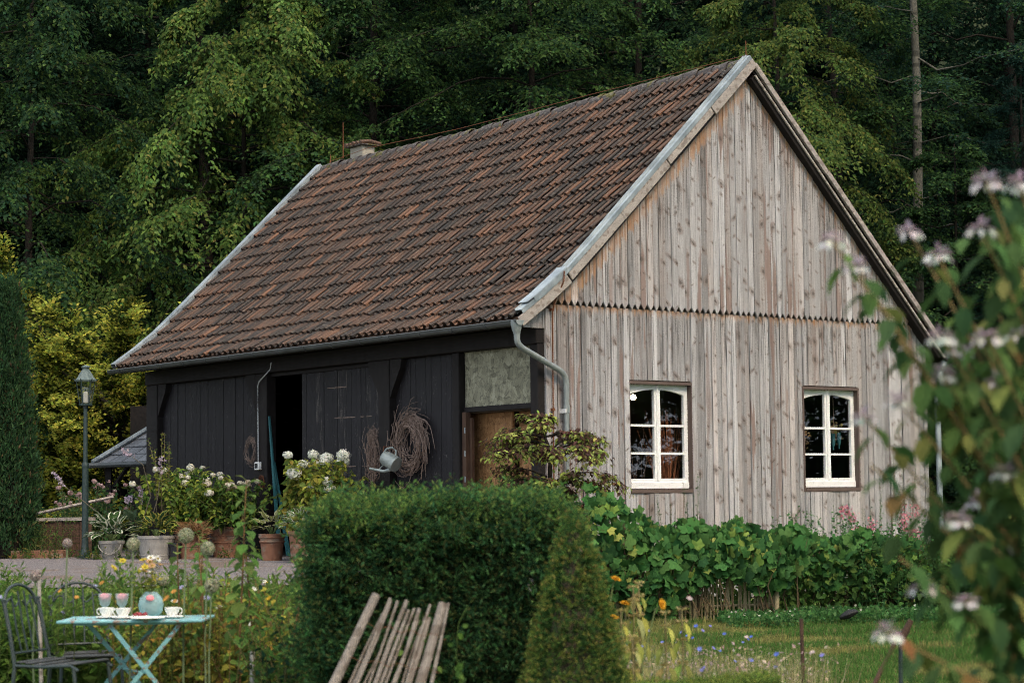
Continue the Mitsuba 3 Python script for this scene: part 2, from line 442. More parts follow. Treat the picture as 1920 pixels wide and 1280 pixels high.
def c_gravel(p, n, uv):
    f1, f2, w = voronoi(p.x * 45, p.y * 45)
    c = mix((0.1, 0.09, 0.092), (0.22, 0.2, 0.2), w) * (0.55 + 0.45 * smoothstep(0.02, 0.25, f2 - f1))
    c = mix(c, mi.Color3f(0.12, 0.085, 0.06), smoothstep(0.58, 0.72, fbm(p.x * 1.3, p.y * 1.3, 3.0, 4)) * 0.6)
    return c


mat('gravel_mat', proc(c_gravel), 0.95, (lambda p, n, uv: -voronoi(p.x * 45, p.y * 45)[0], 0.004, 0.02), spec=0.1)
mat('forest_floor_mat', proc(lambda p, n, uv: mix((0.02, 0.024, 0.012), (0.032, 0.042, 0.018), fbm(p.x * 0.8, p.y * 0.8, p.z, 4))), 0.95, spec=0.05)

# ------------------------------------------------------------------ ground
def sstep(a, b, x):
    t = np.clip((np.asarray(x, float) - a) / (b - a), 0, 1)
    return t * t * (3 - 2 * t)


def ground_z(x, y):
    import meshkit
    x, y = np.asarray(x, float), np.asarray(y, float)
    yard = sstep(1.5, -0.5, x) * sstep(20.5, 24.5, y)
    hill = np.maximum(0, y - 47.5) * 0.42 + np.maximum(0, -x - 13) * 0.03 * sstep(40, 50, y)
    left = 0.15 * sstep(0.5, -1.5, x) * (1 - yard)
    n = 0.05 * (meshkit.fbm(np.stack([x * 0.5, y * 0.9, x * 0], -1), 3, 5) - 0.5) * (1 - yard) * sstep(15, 19, y)
    return 0.64 * yard + left + hill + n


def sheet(x0, x1, y0, y1, nx, ny, dz=0.0):
    X, Y = np.meshgrid(np.linspace(x0, x1, nx), np.linspace(y0, y1, ny))
    V = np.stack([X, Y, ground_z(X, Y) + dz], -1).reshape(-1, 3)
    i, j = np.meshgrid(np.arange(ny - 1), np.arange(nx - 1), indexing='ij')
    a = i * nx + j
    F = np.concatenate([np.stack([a, a + 1, a + nx + 1], -1).reshape(-1, 3), np.stack([a, a + nx + 1, a + nx], -1).reshape(-1, 3)])
    return V, F


add('lawn', sheet(-60, 60, -20, 47, 161, 180), 'lawn_mat', smooth=True)
tell('lawn', 'green lawn on the right before the gable of the barn', 'lawn', kind='structure')
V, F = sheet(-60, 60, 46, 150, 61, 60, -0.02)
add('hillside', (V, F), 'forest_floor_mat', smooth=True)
tell('hillside', 'dark wooded slope rising behind the barn', 'hillside', kind='structure')
add('gravel_yard', sheet(-20, 0.6, 24.6, 44, 60, 70, 0.02), 'gravel_mat', smooth=True)
tell('gravel_yard', 'grey gravel yard before the dark long side of the barn', 'yard', kind='structure')

# ------------------------------------------------------------------ the barn, in its own frame: u along the gable, w along the long side, z up
CO, SI = 0.8, 0.6
B0 = np.array([0.473, 30.908])
WID, LEN = 8.32, 12.68
G0 = -0.06


def bw(V):
    V = np.asarray(V, float)
    return np.stack([B0[0] + V[:, 0] * CO - V[:, 1] * SI, B0[1] + V[:, 0] * SI + V[:, 1] * CO, V[:, 2]], 1)


def bb(u0, u1, w0, w1, z0, z1, bev=0.0):
    V, F = box(u0, u1, w0, w1, z0, z1, bev)
    return bw(V), F


def badd(key, m, mat_, smooth=False, uv=None):
    return add(key, (bw(m[0]), m[1]), mat_, smooth, uv)


tell('barn', 'old wooden barn with weathered grey gable and brown pantile roof', 'barn')
# roof profile on the left slope, (u, z), eave first; the right slope follows
PROF_L = np.array([[-0.62, 4.24], [-0.15, 4.57], [0.3, 4.925], [0.9, 5.485], [4.16, 8.635]])
PROF_R = np.array([[8.75, 3.98], [8.3, 4.41], [4.16, 8.635]])
W0, W1 = -0.22, 13.0


def zprof(u, prof):
    o = np.argsort(prof[:, 0])
    return np.interp(u, prof[o, 0], prof[o, 1])


def norms(prof, sign):
    t = unit(np.gradient(prof, axis=0))
    n = np.stack([-t[:, 1], t[:, 0]], 1)
    return n * np.where(n[:, 1:2] < 0, -1, 1)


def rake(prof, a, b, w0, w1, t0=0.0, t1=1.0):
    """A strip that follows the roof profile between normal offsets a and b, from w0 to w1."""
    s = np.concatenate([[0], np.cumsum(np.linalg.norm(np.diff(prof, axis=0), axis=1))])
    s /= s[-1]
    ts = np.unique(np.concatenate([[t0], s[(s > t0) & (s < t1)], [t1]]))
    p = np.stack([np.interp(ts, s, prof[:, 0]), np.interp(ts, s, prof[:, 1])], 1)
    nn = norms(prof, 1)
    n = unit(np.stack([np.interp(ts, s, nn[:, 0]), np.interp(ts, s, nn[:, 1])], 1))
    rows = []
    for q, m in zip(p, n):
        for off, w in ((a, w0), (b, w0), (b, w1), (a, w1)):
            rows.append([q[0] + m[0] * off, w, q[1] + m[1] * off])
    V = np.array(rows)
    F = []
    for i in range(len(p) - 1):
        for k in range(4):
            k2 = (k + 1) % 4
            F += [[i * 4 + k, i * 4 + k2, (i + 1) * 4 + k2], [i * 4 + k, (i + 1) * 4 + k2, (i + 1) * 4 + k]]
    e = (len(p) - 1) * 4
    F += [[0, 2, 1], [0, 3, 2], [e, e + 1, e + 2], [e, e + 2, e + 3]]
    return V, np.array(F)


# --- walls that hold the boards
WIN = [(1.619, 2.892), (5.342, 6.613)]
WZ0, WZ1 = 1.75, 3.40
hole = unary_union([sbox(a, WZ0, b, WZ1) for a, b in WIN])
gable = Polygon([(0.0, G0), (WID, G0), (WID, 4.22), (4.16, 8.44), (0.3, 4.74), (0.0, 4.46)]).difference(hole)
V, F = extrude(gable, 0.1, lambda a, b, c: np.stack([a, 0.0 + c, b], 1))
V[:, 1] += 0.004
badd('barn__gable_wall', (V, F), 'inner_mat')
V, F = extrude(Polygon([(0.1, G0), (WID, G0), (WID, 4.2), (4.16, 8.4), (0.1, 4.5)]), 0.1, lambda a, b, c: np.stack([a, LEN - 0.1 + c, b], 1))
badd('barn__rear_wall', cat((V, F), box(WID - 0.1, WID, 0.1, LEN - 0.1, G0, 4.3)), 'dark_plank_mat', uv=None)
# ceiling beams and floor inside keep the room dark
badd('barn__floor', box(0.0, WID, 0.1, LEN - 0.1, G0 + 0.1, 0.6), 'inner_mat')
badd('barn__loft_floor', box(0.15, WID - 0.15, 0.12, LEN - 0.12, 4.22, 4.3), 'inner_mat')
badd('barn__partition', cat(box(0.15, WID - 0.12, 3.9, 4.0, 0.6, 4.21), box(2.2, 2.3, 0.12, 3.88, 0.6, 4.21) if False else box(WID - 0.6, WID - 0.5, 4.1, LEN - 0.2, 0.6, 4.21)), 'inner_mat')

# --- vertical boards of the gable
r = np.random.default_rng(11)


def board(key, poly, w_face, thick, tid, mat_, tilt=0.0, top=None):
    cu = poly.centroid.x
    a0 = poly.bounds[0]
    V, F = extrude(poly, thick, lambda a, b, c: np.stack([a, w_face - c + (a - cu) * tilt, b], 1))
    uv = np.stack([tid * 10 + 0.5 + V[:, 0] - a0, (V[:, 2] if top is None else top - V[:, 2])], 1)
    m = trimesh.Trimesh(V, F, process=False)
    vv, ff = V[F].reshape(-1, 3), np.arange(len(F) * 3).reshape(-1, 3)
    return badd(key, (vv, ff), mat_, uv=uv[F].reshape(-1, 2))


segs = [(0.0, WIN[0][0]), WIN[0], (WIN[0][1], WIN[1][0]), WIN[1], (WIN[1][1], WID)]
edges = []
for a, b in segs:
    n = int(round((b - a) / 0.118))
    wds = r.uniform(0.85, 1.15, n) * np.where(r.uniform(0, 1, n) < .1, 1.6, 1)
    e = a + np.concatenate([[0], np.cumsum(wds)]) / wds.sum() * (b - a)
    edges += [(e[i], e[i + 1], (a, b) in WIN) for i in range(n)]
for i, (a, b, cut) in enumerate(edges):
    proud, tilt = r.choice([0.0, 0.004, 0.013, 0.021]), r.normal(0, 0.05)
    a2, b2 = a + 0.004, b - 0.004
    zt = 4.525
    spans = [(G0 + r.uniform(0, .04), zt)] if not cut else [(G0 + r.uniform(0, .04), WZ0 - 0.055), (WZ1 + 0.035, zt)]
    if a < 0.3:
        spans = [(spans[0][0], min(zt, 4.42 + 0.75 * (a + 0.05)))]
    for z0, z1 in spans:
        board('barn__gable_wall__plank', Polygon([(a2, z0), (b2, z0), (b2, z1), (a2, z1)]), 0.0, 0.022 + proud, i + 1 + (200 if z0 < 2 and cut else 0),
              'plank_top_mat' if z1 > 4.4 else 'plank_mat', tilt, top=zt if z1 > 4.4 else 0.0)
# the upper boards overlap the lower ones and end in a row of points
ups, e = [], 0.1
while e < 8.02:
    b = e + r.uniform(0.118, 0.134)
    ups.append((e, b))
    e = b
for i, (a, b) in enumerate(ups):
    a2, b2 = a + 0.0035, b - 0.0035
    m = (a + b) / 2
    zl = zprof([a2, m, b2], PROF_L) - 0.16 if m < 4.16 else zprof([a2, m, b2], PROF_R) - 0.2
    zb = 4.605 - 0.0018 * m
    pts = [(a2, zb), (m, zb - 0.09 + r.normal(0, .005)), (b2, zb), (b2, max(zl[2], zb + 0.02)), (a2, max(zl[0], zb + 0.02))]
    if min(zl) < zb:
        continue
    board('barn__gable_wall__plank', Polygon(pts), -0.04, 0.026 + r.choice([0, 0.004, 0.01]), 400 + i, 'plank_top_mat', r.normal(0, 0.045), top=float(np.mean(zl)) - (0.27 if m < 4.16 else 0.1))
# short boards that close the eave corner beside the wall
for i, (a, b) in enumerate([(-0.40, -0.27), (-0.268, -0.135), (-0.133, -0.003)]):
    zt = float(zprof([(a + b) / 2], PROF_L)[0]) - 0.13
    board('barn__gable_wall__plank', Polygon([(a, 4.16), (b, 4.16), (b, zt + .05), (a, zt - .05)]), -0.004, 0.02, 520 + i, 'plank_top_mat', 0.0, top=zt)

# --- windows
for k, (a, b) in enumerate(WIN):
    key = new('barn__window')
    fa, fb, f0, f1 = a + 0.012, b - 0.012, WZ0 + 0.012, WZ1 - 0.03
    W_, H_ = fb - fa, f1 - f0
    mid = (fa + fb) / 2
    holes = []
    st, mu, rail = 0.075, 0.062, 0.16
    rows = [(f0 + rail, f0 + rail + 0.37), (f0 + rail + 0.405, f0 + rail + 0.80), (f0 + rail + 0.835, f1 - 0.07)]
    for s in (0, 1):
        x0, x1 = (fa + st, mid - mu) if s == 0 else (mid + mu, fb - st)
        for q, (z0, z1) in enumerate(rows):
            if q < 2:
                holes.append(sbox(x0, z0, x1, z1))
            else:
                xs = np.linspace(x0, x1, 9)
                arch = z1 - 0.1 * ((xs - mid) / (W_ / 2)) ** 2
                holes.append(Polygon([(x0, z0), (x1, z0)] + [(x, z) for x, z in zip(xs[::-1], arch[::-1])]))
    frame = sbox(fa, f0, fb, f1).difference(unary_union(holes))
    V, F = extrude(frame, 0.055, lambda p_, q_, c: np.stack([p_, 0.06 + c, q_], 1))
    m1 = (V, F)
    sill = box(fa + 0.002, fb - 0.002, 0.037, 0.061, f0 + 0.004, f0 + 0.105, 0.006)
    bars = [box(mid - 0.022, mid + 0.022, 0.043, 0.061, f0 + 0.12, f1 - 0.005, 0.006)]
    tell(badd(key, m1, 'white_paint_mat'))
    badd(key + '__sill', sill, 'white_paint_mat')
    badd(key + '__post', bars[0], 'white_paint_mat')
    for h_ in holes:
        x0, z0, x1, z1 = h_.bounds
        badd(key + '__pane', (np.array([[x0 - .004, 0.09, z0 - .004], [x1 + .004, 0.09, z0 - .004], [x1 + .004, 0.09, z1 + .004], [x0 - .004, 0.09, z1 + .004]]), np.array([[0, 1, 2], [0, 2, 3]])), 'clear_glass')
    # the brown boards lining the opening
    badd(key + '__casing', cat(box(a - 0.02, a + 0.01, -0.035, 0.14, WZ0 - 0.05, WZ1 + 0.003), box(b - 0.01, b + 0.022, -0.035, 0.14, WZ0 - 0.05, WZ1 + 0.003),
                               box(a - 0.022, b + 0.024, -0.04, 0.142, WZ1 - 0.027, WZ1 + 0.02), box(a + 0.011, b - 0.011, -0.05, 0.06, WZ0 - 0.05, WZ0 + 0.008)), 'casing_mat')

# --- roof
deck = cat(rake(PROF_L, -0.09, -0.05, W0 + 0.03, W1 - 0.03), rake(PROF_R, -0.09, -0.05, W0 + 0.03, W1 - 0.03))
badd('barn__roof', deck, 'black_beam_mat')


def along(prof, s):
    seg = np.concatenate([[0], np.cumsum(np.linalg.norm(np.diff(prof, axis=0), axis=1))])
    p = np.stack([np.interp(s, seg, prof[:, 0]), np.interp(s, seg, prof[:, 1])], -1)
    return p


PX = np.array([0, .018, .045, .08, .105, .125, .145, .165, .182, .193, .1935, .178])
PZ = np.array([.012, .003, 0, .003, .018, .049, .068, .067, .056, .045, .03, .043])


def tile_mesh(length):
    V = []
    for s in (0.0, length):
        for x, z in zip(PX, PZ):
            V.append([x, s, z])
    nx = len(PX)
    for x, z in zip(PX, PZ):
        V.append([x, 0.0, z - 0.017])
    for x, z in zip(PX, PZ):
        V.append([x, 0.06, z - 0.017])
    F = []
    for i in range(nx - 1):
        F += [[i, i + 1, nx + i + 1], [i, nx + i + 1, nx + i]]
        F += [[2 * nx + i, i + 1, i], [2 * nx + i, 2 * nx + i + 1, i + 1]]
        F += [[3 * nx + i, 2 * nx + i + 1, 2 * nx + i], [3 * nx + i, 3 * nx + i + 1, 2 * nx + i + 1]]
    return np.array(V), np.array(F)


def tiles(prof, mirror, seed):
    """All the tiles of one slope: a list of (V, F, uv, nearness)."""
    rr = np.random.default_rng(seed)
    total = np.linalg.norm(np.diff(prof, axis=0), axis=1).sum()
    nrow, pitch = 17, 0.1865
    gauge = (total - 0.06) / nrow
    tv, tf = tile_mesh(gauge + 0.055)
    ncol = int((W1 - W0 - 0.16) / pitch)
    out = []
    for i in range(nrow):
        p0, p1 = along(prof, i * gauge - 0.02), along(prof, (i + 1) * gauge)
        t = unit(p1 - p0)
        n = np.array([-t[1], t[0]])
        n = n if n[1] > 0 else -n
        for c in range(ncol):
            q = tv.copy()
            q[:, 0] *= 0.985
            sl = 0.055 + rr.normal(0, 0.006) - 0.036
            yy = q[:, 1] + rr.normal(0, 0.009) - (rr.uniform(.03, .07) if rr.uniform() < .035 else 0)
            hh = q[:, 2] * rr.uniform(.93, 1.1) + 0.05 * (1 - q[:, 1] / gauge) + rr.normal(0, 0.0025) + 0.012 + rr.normal(0, .012) * (q[:, 0] - .1)
            ww = W0 + 0.1 + c * pitch + (0.196 - q[:, 0]) + rr.normal(0, 0.003) + q[:, 1] * rr.normal(0, 0.014)
            u = p0[0] + t[0] * yy + n[0] * hh
            z = p0[1] + t[1] * yy + n[1] * hh - 0.045 * np.exp(-(((c - 38) / 24.0) ** 2)) * (i / nrow)
            Vw = np.stack([u, ww, z], 1)
            f = tf if not mirror else tf[:, ::-1]
            k = rr.integers(1, 4000)
            uv = np.stack([k + 0.05 + q[:, 0] * 4, q[:, 1]], 1)
            out.append((Vw, f, uv, c * pitch * 1.0 + i * 0.12))
    return out


def split_flat(V, F, uv):
    return V[F].reshape(-1, 3), np.arange(len(F) * 3).reshape(-1, 3), uv[F].reshape(-1, 2)


ts = tiles(PROF_L, False, 3)
order = np.argsort([t[3] for t in ts])
for q in order[:300]:
    V, F, uv, _ = ts[q]
    badd('barn__roof__tile', (V, F), 'tile_mat', smooth=True, uv=uv)
rest = [ts[q] for q in order[300:]] + tiles(PROF_R, True, 4)
VV, FF, UU, n = [], [], [], 0
for V, F, uv, _ in rest:
    VV.append(V)
    FF.append(F + n)
    UU.append(uv)
    n += len(V)
badd('barn__roof__tiles', (np.vstack(VV), np.vstack(FF)), 'tile_mat', smooth=True, uv=np.vstack(UU))
tell('barn__roof__tiles', kind='stuff')
# ridge caps
r = np.random.default_rng(5)
n_cap = 36
for i in range(n_cap):
    w0 = W0 + 0.12 + i * (W1 - W0 - 0.24) / n_cap
    a = np.linspace(-0.35, math.pi + 0.35, 9)
    sag = 0.05 * math.exp(-((i - 20) / 11.0) ** 2)
    V = []
    for s, rad in ((0.0, 0.112), (0.38, 0.098)):
        for x in a:
            V.append([4.16 + math.cos(x) * rad * 1.2 + r.normal(0, .003), w0 + s, 8.60 - sag + math.sin(x) * rad * 1.15 + 0.012 * (s == 0) + r.normal(0, .003)])
    V = np.array(V) + [0, 0, r.normal(0, 0.009)]
    F = []
    for j in range(8):
        F += [[j, j + 1, 9 + j + 1], [j, 9 + j + 1, 9 + j]]
    Vi = V * 1.0
    Vi[:, 2] -= 0.016
    F2 = [[f[0] + 18, f[2] + 18, f[1] + 18] for f in F] + [x for j in range(8) for x in ([j, 18 + j, 19 + j], [j, 19 + j, j + 1])]
    badd('barn__roof__ridge_tile', (np.vstack([V, Vi]), np.array(F + F2)), 'ridge_mat')
# moss and mortar lumps along the ridge
ms = []
for i in range(120):
    w0 = r.uniform(W0 + 0.3, W1 - 0.3)
    side = r.normal(0, 0.11)
    V, F = blob((4.16 + side, w0, 8.69 - abs(side) * 0.9 - 0.05 * math.exp(-((w0 - 7) / 4.0) ** 2)), np.array([.05, .08, .03]) * r.uniform(.4, 1.15), i, 1, .5, 3)
    ms.append((V, F))
badd('barn__roof__moss', cat(*ms), 'ridge_mat')
tell('barn__roof__moss', kind='stuff')

# zinc along the verges, and the boards beneath
badd('barn__verge_flashing', cat(rake(PROF_L, 0.112, 0.12, W0 - 0.035, W0 + 0.1, 0.015, 1.0), rake(PROF_L, 0.06, 0.14, W0 + 0.101, W0 + 0.113, 0.015, 1.0),
                                 rake(PROF_L, 0.122, 0.145, W0 + 0.03, W0 + 0.042, 0.16, 1.0), rake(PROF_L, 0.055, 0.111, W0 - 0.04, W0 - 0.03, 0.015, 1.0)), 'zinc_mat')
badd('barn__verge_flashing', cat(rake(PROF_L, 0.13, 0.142, W1 - 0.12, W1 + 0.06, 0.0, 1.0), rake(PROF_L, 0.03, 0.128, W1 + 0.05, W1 + 0.06, 0.0, 1.0), rake(PROF_L, 0.05, 0.128, W1 - 0.12, W1 - 0.11, 0.0, 1.0)), 'zinc_mat')
# a loose sheet of zinc over the kick of the roof
badd('barn__verge_flashing', cat(rake(PROF_L, 0.147, 0.154, W0 - 0.042, W0 + 0.19, 0.04, 0.185), rake(PROF_L, 0.07, 0.146, W0 - 0.054, W0 - 0.045, 0.06, 0.185)), 'zinc_mat')
for i, (t0, t1, dw, lo) in enumerate([(0.0, 0.175, 0.0, -0.1), (0.18, 0.40, 0.008, -0.075), (0.402, 0.60, 0.0, -0.085), (0.603, 0.802, 0.012, -0.06), (0.805, 1.0, 0.02, -0.095)]):
    badd('barn__bargeboard', rake(PROF_L, lo, 0.049, W0 - 0.028 - dw, W0 + 0.0 - dw, t0, t1), 'oldwood_mat')
for i, (t0, t1) in enumerate([(0.02, 0.32), (0.323, 0.64), (0.643, 0.99)]):
    badd('barn__bargeboard', rake(PROF_R, -0.02 - 0.012 * i, 0.065 - 0.012 * i, W0 - 0.03, W0 + 0.02, t0, t1), 'oldwood_mat')
badd('barn__bargeboard', rake(PROF_R, -0.135, -0.105, W0 - 0.02, W0 + 0.01, 0.02, 0.97), 'oldwood_mat')
badd('barn__rake_soffit', cat(rake(PROF_R, -0.2, -0.095, W0 + 0.02, 0.0, 0.03, 0.97), rake(PROF_L, -0.13, -0.095, W0 + 0.035, 0.0, 0.05, 0.97)), 'black_beam_mat')

# gutter, funnel and downpipe
a = np.linspace(math.pi, 2 * math.pi, 11)
GU, GZ, GR = -0.66, 4.235, 0.072


def channel(w0, w1, rad):
    V = np.array([[GU + math.cos(x) * rad, w, GZ + math.sin(x) * rad] for w in (w0, w1) for x in a])
    n = len(a)
    F = [f for i in range(n - 1) for f in ([i, n + i, i + 1], [i + 1, n + i, n + i + 1])]
    return V, np.array(F)


lip = tube([[GU - GR, W0 - 0.07, GZ], [GU - GR, W1 + 0.12, GZ]], 0.011, 6)
badd('barn__gutter', cat(channel(W0 - 0.07, W1 + 0.12, GR), channel(W0 - 0.07, W1 + 0.12, GR - 0.004), lip), 'gutter_mat', smooth=40)
half = [[GU + math.cos(x) * (GR + .004), GZ + math.sin(x) * (GR + .004)] for x in a]
V, F = extrude(Polygon(half), 0.006, lambda p_, q_, c: np.stack([p_, W0 - 0.072 - c, q_], 1))
V2, F2 = extrude(Polygon(half), 0.006, lambda p_, q_, c: np.stack([p_, W1 + 0.122 + c, q_], 1))
badd('barn__gutter__end_cap', cat((V, F), lathe([(0.0, 0), (.03, 0), (.03, .004), (0, .004)], 10) if False else (V, F)), 'pipe_mat')
badd('barn__gutter__end_cap', (V2, F2), 'pipe_mat')
for i, w in enumerate(np.linspace(0.5, 12.6, 15)):
    hoop = [[GU + math.cos(x) * (GR + .006), w, GZ + math.sin(x) * (GR + .006)] for x in a]
    badd('barn__gutter__bracket', tube(hoop, 0.008, 4), 'gutter_mat')
badd('barn__funnel', cat(tube([[GU, -0.2, GZ + .005], [GU, -0.2, GZ - 0.06], [GU + .005, -0.2, GZ - 0.13], [GU + .01, -0.2, GZ - 0.2]], [0.085, 0.082, 0.07, 0.05], 14)), 'pipe_mat', smooth=40)


def bend(pts, n=5, rad=0.12):
    pts = np.asarray(pts, float)
    out = [pts[0]]
    for i in range(1, len(pts) - 1):
        p, q, s = pts[i - 1], pts[i], pts[i + 1]
        d1, d2 = unit(p - q), unit(s - q)
        a_, b_ = q + d1 * min(rad, np.linalg.norm(p - q) * .45), q + d2 * min(rad, np.linalg.norm(s - q) * .45)
        for t in np.linspace(0, 1, n):
            out.append((1 - t) ** 2 * a_ + 2 * t * (1 - t) * q + t * t * b_)
    out.append(pts[-1])
    return np.array(out)


PIPE = [[GU + .01, -0.2, GZ - 0.17], [GU + .012, -0.2, GZ - 0.36], [0.315, -0.13, 3.48], [0.315, -0.13, 0.5]]
badd('barn__downpipe', cat(tube(bend(PIPE, 6, 0.17), 0.046, 14), tube([[0.315, -.13, 3.02], [0.315, -.13, 2.9]], .051, 14)), 'pipe_mat', smooth=40)
badd('barn__downpipe__clip', cat(box(0.25, 0.262, -0.19, -0.02, 2.9, 2.96)), 'white_paint_mat')
PIPE2 = [[8.72, -0.1, 4.0], [8.7, -0.1, 3.9], [8.5, -0.1, 3.55], [8.5, -0.1, 0.3]]
badd('barn__downpipe', tube(bend(PIPE2, 6, 0.17), 0.052, 12), 'zinc_mat', smooth=40)
# the lightning conductor down the near corner, with its upright tips on the ridge
badd('barn__lightning_wire', cat(tube([[0.17, -0.3, 5.0], [0.16, -0.3, 4.85], [0.12, -0.12, 4.55], [0.1, -0.09, 4.4], [0.1, -0.075, 2.2], [0.1, -0.07, 0.7]], 0.011, 6),
                                 tube([[4.16, W0 + .1, 8.76], [4.16, 4, 8.77], [4.16, 8, 8.76], [4.12, 11.2, 8.83], [4.16, W1 - .3, 8.76]], 0.006, 4)), 'rust_mat')
for i, z in enumerate((4.42, 2.93, 1.6)):
    badd('barn__lightning_wire__clip', box(0.075, 0.125, -0.1, -0.03, z, z + 0.04), 'rust_mat')
badd('barn__ridge_rod', tube([[4.16, W0 + .14, 8.68], [4.16, W0 + .14, 9.0]], [.012, .006], 6), 'rust_mat')
badd('barn__ridge_rod', tube([[4.16, W1 - .35, 8.65], [4.16, W1 - .35, 8.92]], [.02, .006], 6), 'rust_mat')
badd('barn__ridge_rod', tube([[4.1, 12.05, 8.75], [4.1, 12.05, 9.5]], [.012, .007], 6), 'rust_mat')
# chimney behind the ridge
badd('barn__chimney', box(4.3, 4.6, 11.62, 12.1, 8.0, 8.98, 0.01), 'render_mat')
r = np.random.default_rng(2)
badd('barn__chimney__cap', box(4.22, 4.68, 11.54, 12.18, 8.981, 9.01, 0.008), 'ridge_mat')
for k in range(5):
    w = 11.46 + k * 0.145
    x = np.linspace(4.17, 5.0, 3)
    badd('barn__chimney__tile', tube([[4.2, w + .1, 9.03], [4.45, w + .1, 9.06 + r.uniform(0, .02)], [4.7, w + .1, 9.03]], 0.045 + r.uniform(-.008, .008), 7), 'tile_mat')

# --- the dark long side: posts, plate, boards, openings
def uvbox(m, tid, ax=1):
    V, F = m
    vv, ff = V[F].reshape(-1, 3), np.arange(len(F) * 3).reshape(-1, 3)
    return (vv, ff), np.stack([tid * 10 + 0.5 + vv[:, ax] - vv[:, ax].min() + (vv[:, 0] - vv[:, 0].min()), vv[:, 2]], 1)


badd('barn__wall_plate', box(-0.14, 0.12, -0.0, LEN, 3.93, 4.2, 0.012), 'black_beam_mat')
badd('barn__eave_board', box(-0.6, -0.565, W0 + 0.05, W1 - 0.05, 4.19, 4.3), 'brown_wood_mat')
badd('barn__eave_soffit', rake(PROF_L, -0.17, -0.1, 0.01, LEN, 0.02, 0.12), 'black_beam_mat')
POSTS = [(12.2, 12.66, 0.0), (8.0, 8.42, 0.02), (4.0, 4.32, 0.0), (2.07, 2.26, 0.03), (0.0, 0.2, 0.0)]
for w0, w1, o in POSTS:
    badd('barn__post', box(-0.12 + o, 0.1, w0 + 0.003, w1 - 0.003, 0.62, 3.928, 0.012), 'black_beam_mat')
for w0, sgn in ((8.42, 1), (4.0, -1), (12.2, -1), (4.32, 1)):
    V, F = extrude(Polygon([(0, 3.925), (0.34, 3.925), (0.3, 3.78), (0.06, 3.42), (0, 3.3)]), 0.12, lambda p_, q_, c: np.stack([-0.1 + c, w0 + sgn * (p_ + 0.002), q_], 1))
    badd('barn__brace', (V, F), 'black_beam_mat')
badd('barn__sill_beam', cat(box(-0.1, 0.1, 0.25, 6.9, 0.56, 0.68), box(-0.16, 0.1, 7.9, LEN, 0.56, 0.7)), 'oldwood_mat')
r = np.random.default_rng(21)


def board_wall(key, w0, w1, z0, z1, u0, tid, mat_='dark_plank_mat', step=0.15):
    n = max(1, int(round((w1 - w0) / step)))
    e = np.linspace(w0, w1, n + 1)
    for i in range(n):
        du = r.uniform(0, 0.012)
        m, uv = uvbox(box(u0 - du, u0 + 0.022, e[i] + 0.002, e[i + 1] - 0.002, z0 + r.uniform(0, .015), z1, 0.003), tid + i)
        badd(key, m, mat_, uv=uv)


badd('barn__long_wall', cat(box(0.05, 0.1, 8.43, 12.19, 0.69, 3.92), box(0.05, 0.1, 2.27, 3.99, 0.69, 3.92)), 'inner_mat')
board_wall('barn__long_wall__plank', 8.425, 12.195, 0.7, 3.925, 0.02, 700)
board_wall('barn__long_wall__plank', 2.265, 3.995, 0.69, 3.925, 0.02, 760)
badd('barn__sliding_door', box(0.05, 0.075, 4.33, 6.98, 0.7, 3.92), 'inner_mat')
board_wall('barn__sliding_door__plank', 4.33, 6.98, 0.7, 3.9, 0.026, 820, 'worn_door_mat')
tell('barn__sliding_door', 'black plank door with paint rubbed off in strips')
r = np.random.default_rng(31)
mk = []
for z in (3.55, 3.03, 2.2):
    for q in range(14):
        w = r.uniform(4.6, 6.2) if z < 3.1 else r.uniform(5.5, 6.1)
        mk.append(box(0.0105, 0.0135, w, w + r.uniform(.03, .16), z + 0.01 * (w - 5), z + 0.01 * (w - 5) + r.uniform(.006, .014)))
badd('barn__sliding_door__scratch', cat(*mk), 'twig_mat')
tell('barn__sliding_door__scratch', kind='stuff')
badd('barn__door_rail', box(-0.02, 0.02, 4.33, 7.99, 3.86, 3.92), 'black_beam_mat')
# a slanting pole inside the dark opening
badd('barn__inner_brace', tube([[0.9, 7.35, 4.1], [0.95, 7.55, 3.4], [1.0, 7.95, 2.5]], 0.055, 8), 'brown_wood_mat')
# doorway: chipboard above, chipboard door and wall behind
m, uv = uvbox(box(0.03, 0.06, 0.205, 2.065, 3.07, 3.925), 1)
badd('barn__lintel_panel', m, 'grey_osb_mat', uv=uv)
tell('barn__lintel_panel', 'weathered grey chipboard panel above the doorway')
badd('barn__lintel_beam', box(0.0, 0.09, 0.205, 2.065, 2.99, 3.068), 'black_beam_mat')
badd('barn__door_jamb', cat(box(-0.04, 0.05, 1.96, 2.06, 0.66, 2.988), box(0.03, 0.08, 1.90, 1.955, 0.66, 2.9)), 'brown_wood_mat')
m, uv = uvbox(box(0.3, 0.34, 1.2, 2.5, 1.62, 2.97), 2)
badd('barn__inner_panel', m, 'brown_osb_mat', uv=uv)
m, uv = uvbox(box(0.42, 0.46, -0.0 + 0.15, 1.19, 0.62, 2.97), 3)
badd('barn__inner_panel', m, 'brown_osb_mat', uv=uv)
badd('barn__inner_panel', box(0.29, 0.34, 1.2, 2.5, 0.62, 1.615), 'brown_wood_mat')
badd('barn__porch_ceiling', box(0.1, 0.8, 0.15, 2.5, 2.975, 3.03), 'inner_mat')
badd('barn__hinge', cat(*[box(-0.046, -0.041, 1.97, 2.0, z, z + .09) for z in (2.66, 2.3, 1.9)]), 'zinc_mat')
m = box(0.36, 0.39, 0.25, 1.15, 1.1, 1.75)
badd('barn__notice_board', m, 'zinc_mat')

# ------------------------------------------------------------------ trees of the wood
import meshkit
UP = np.array([0, 0, 1.0])


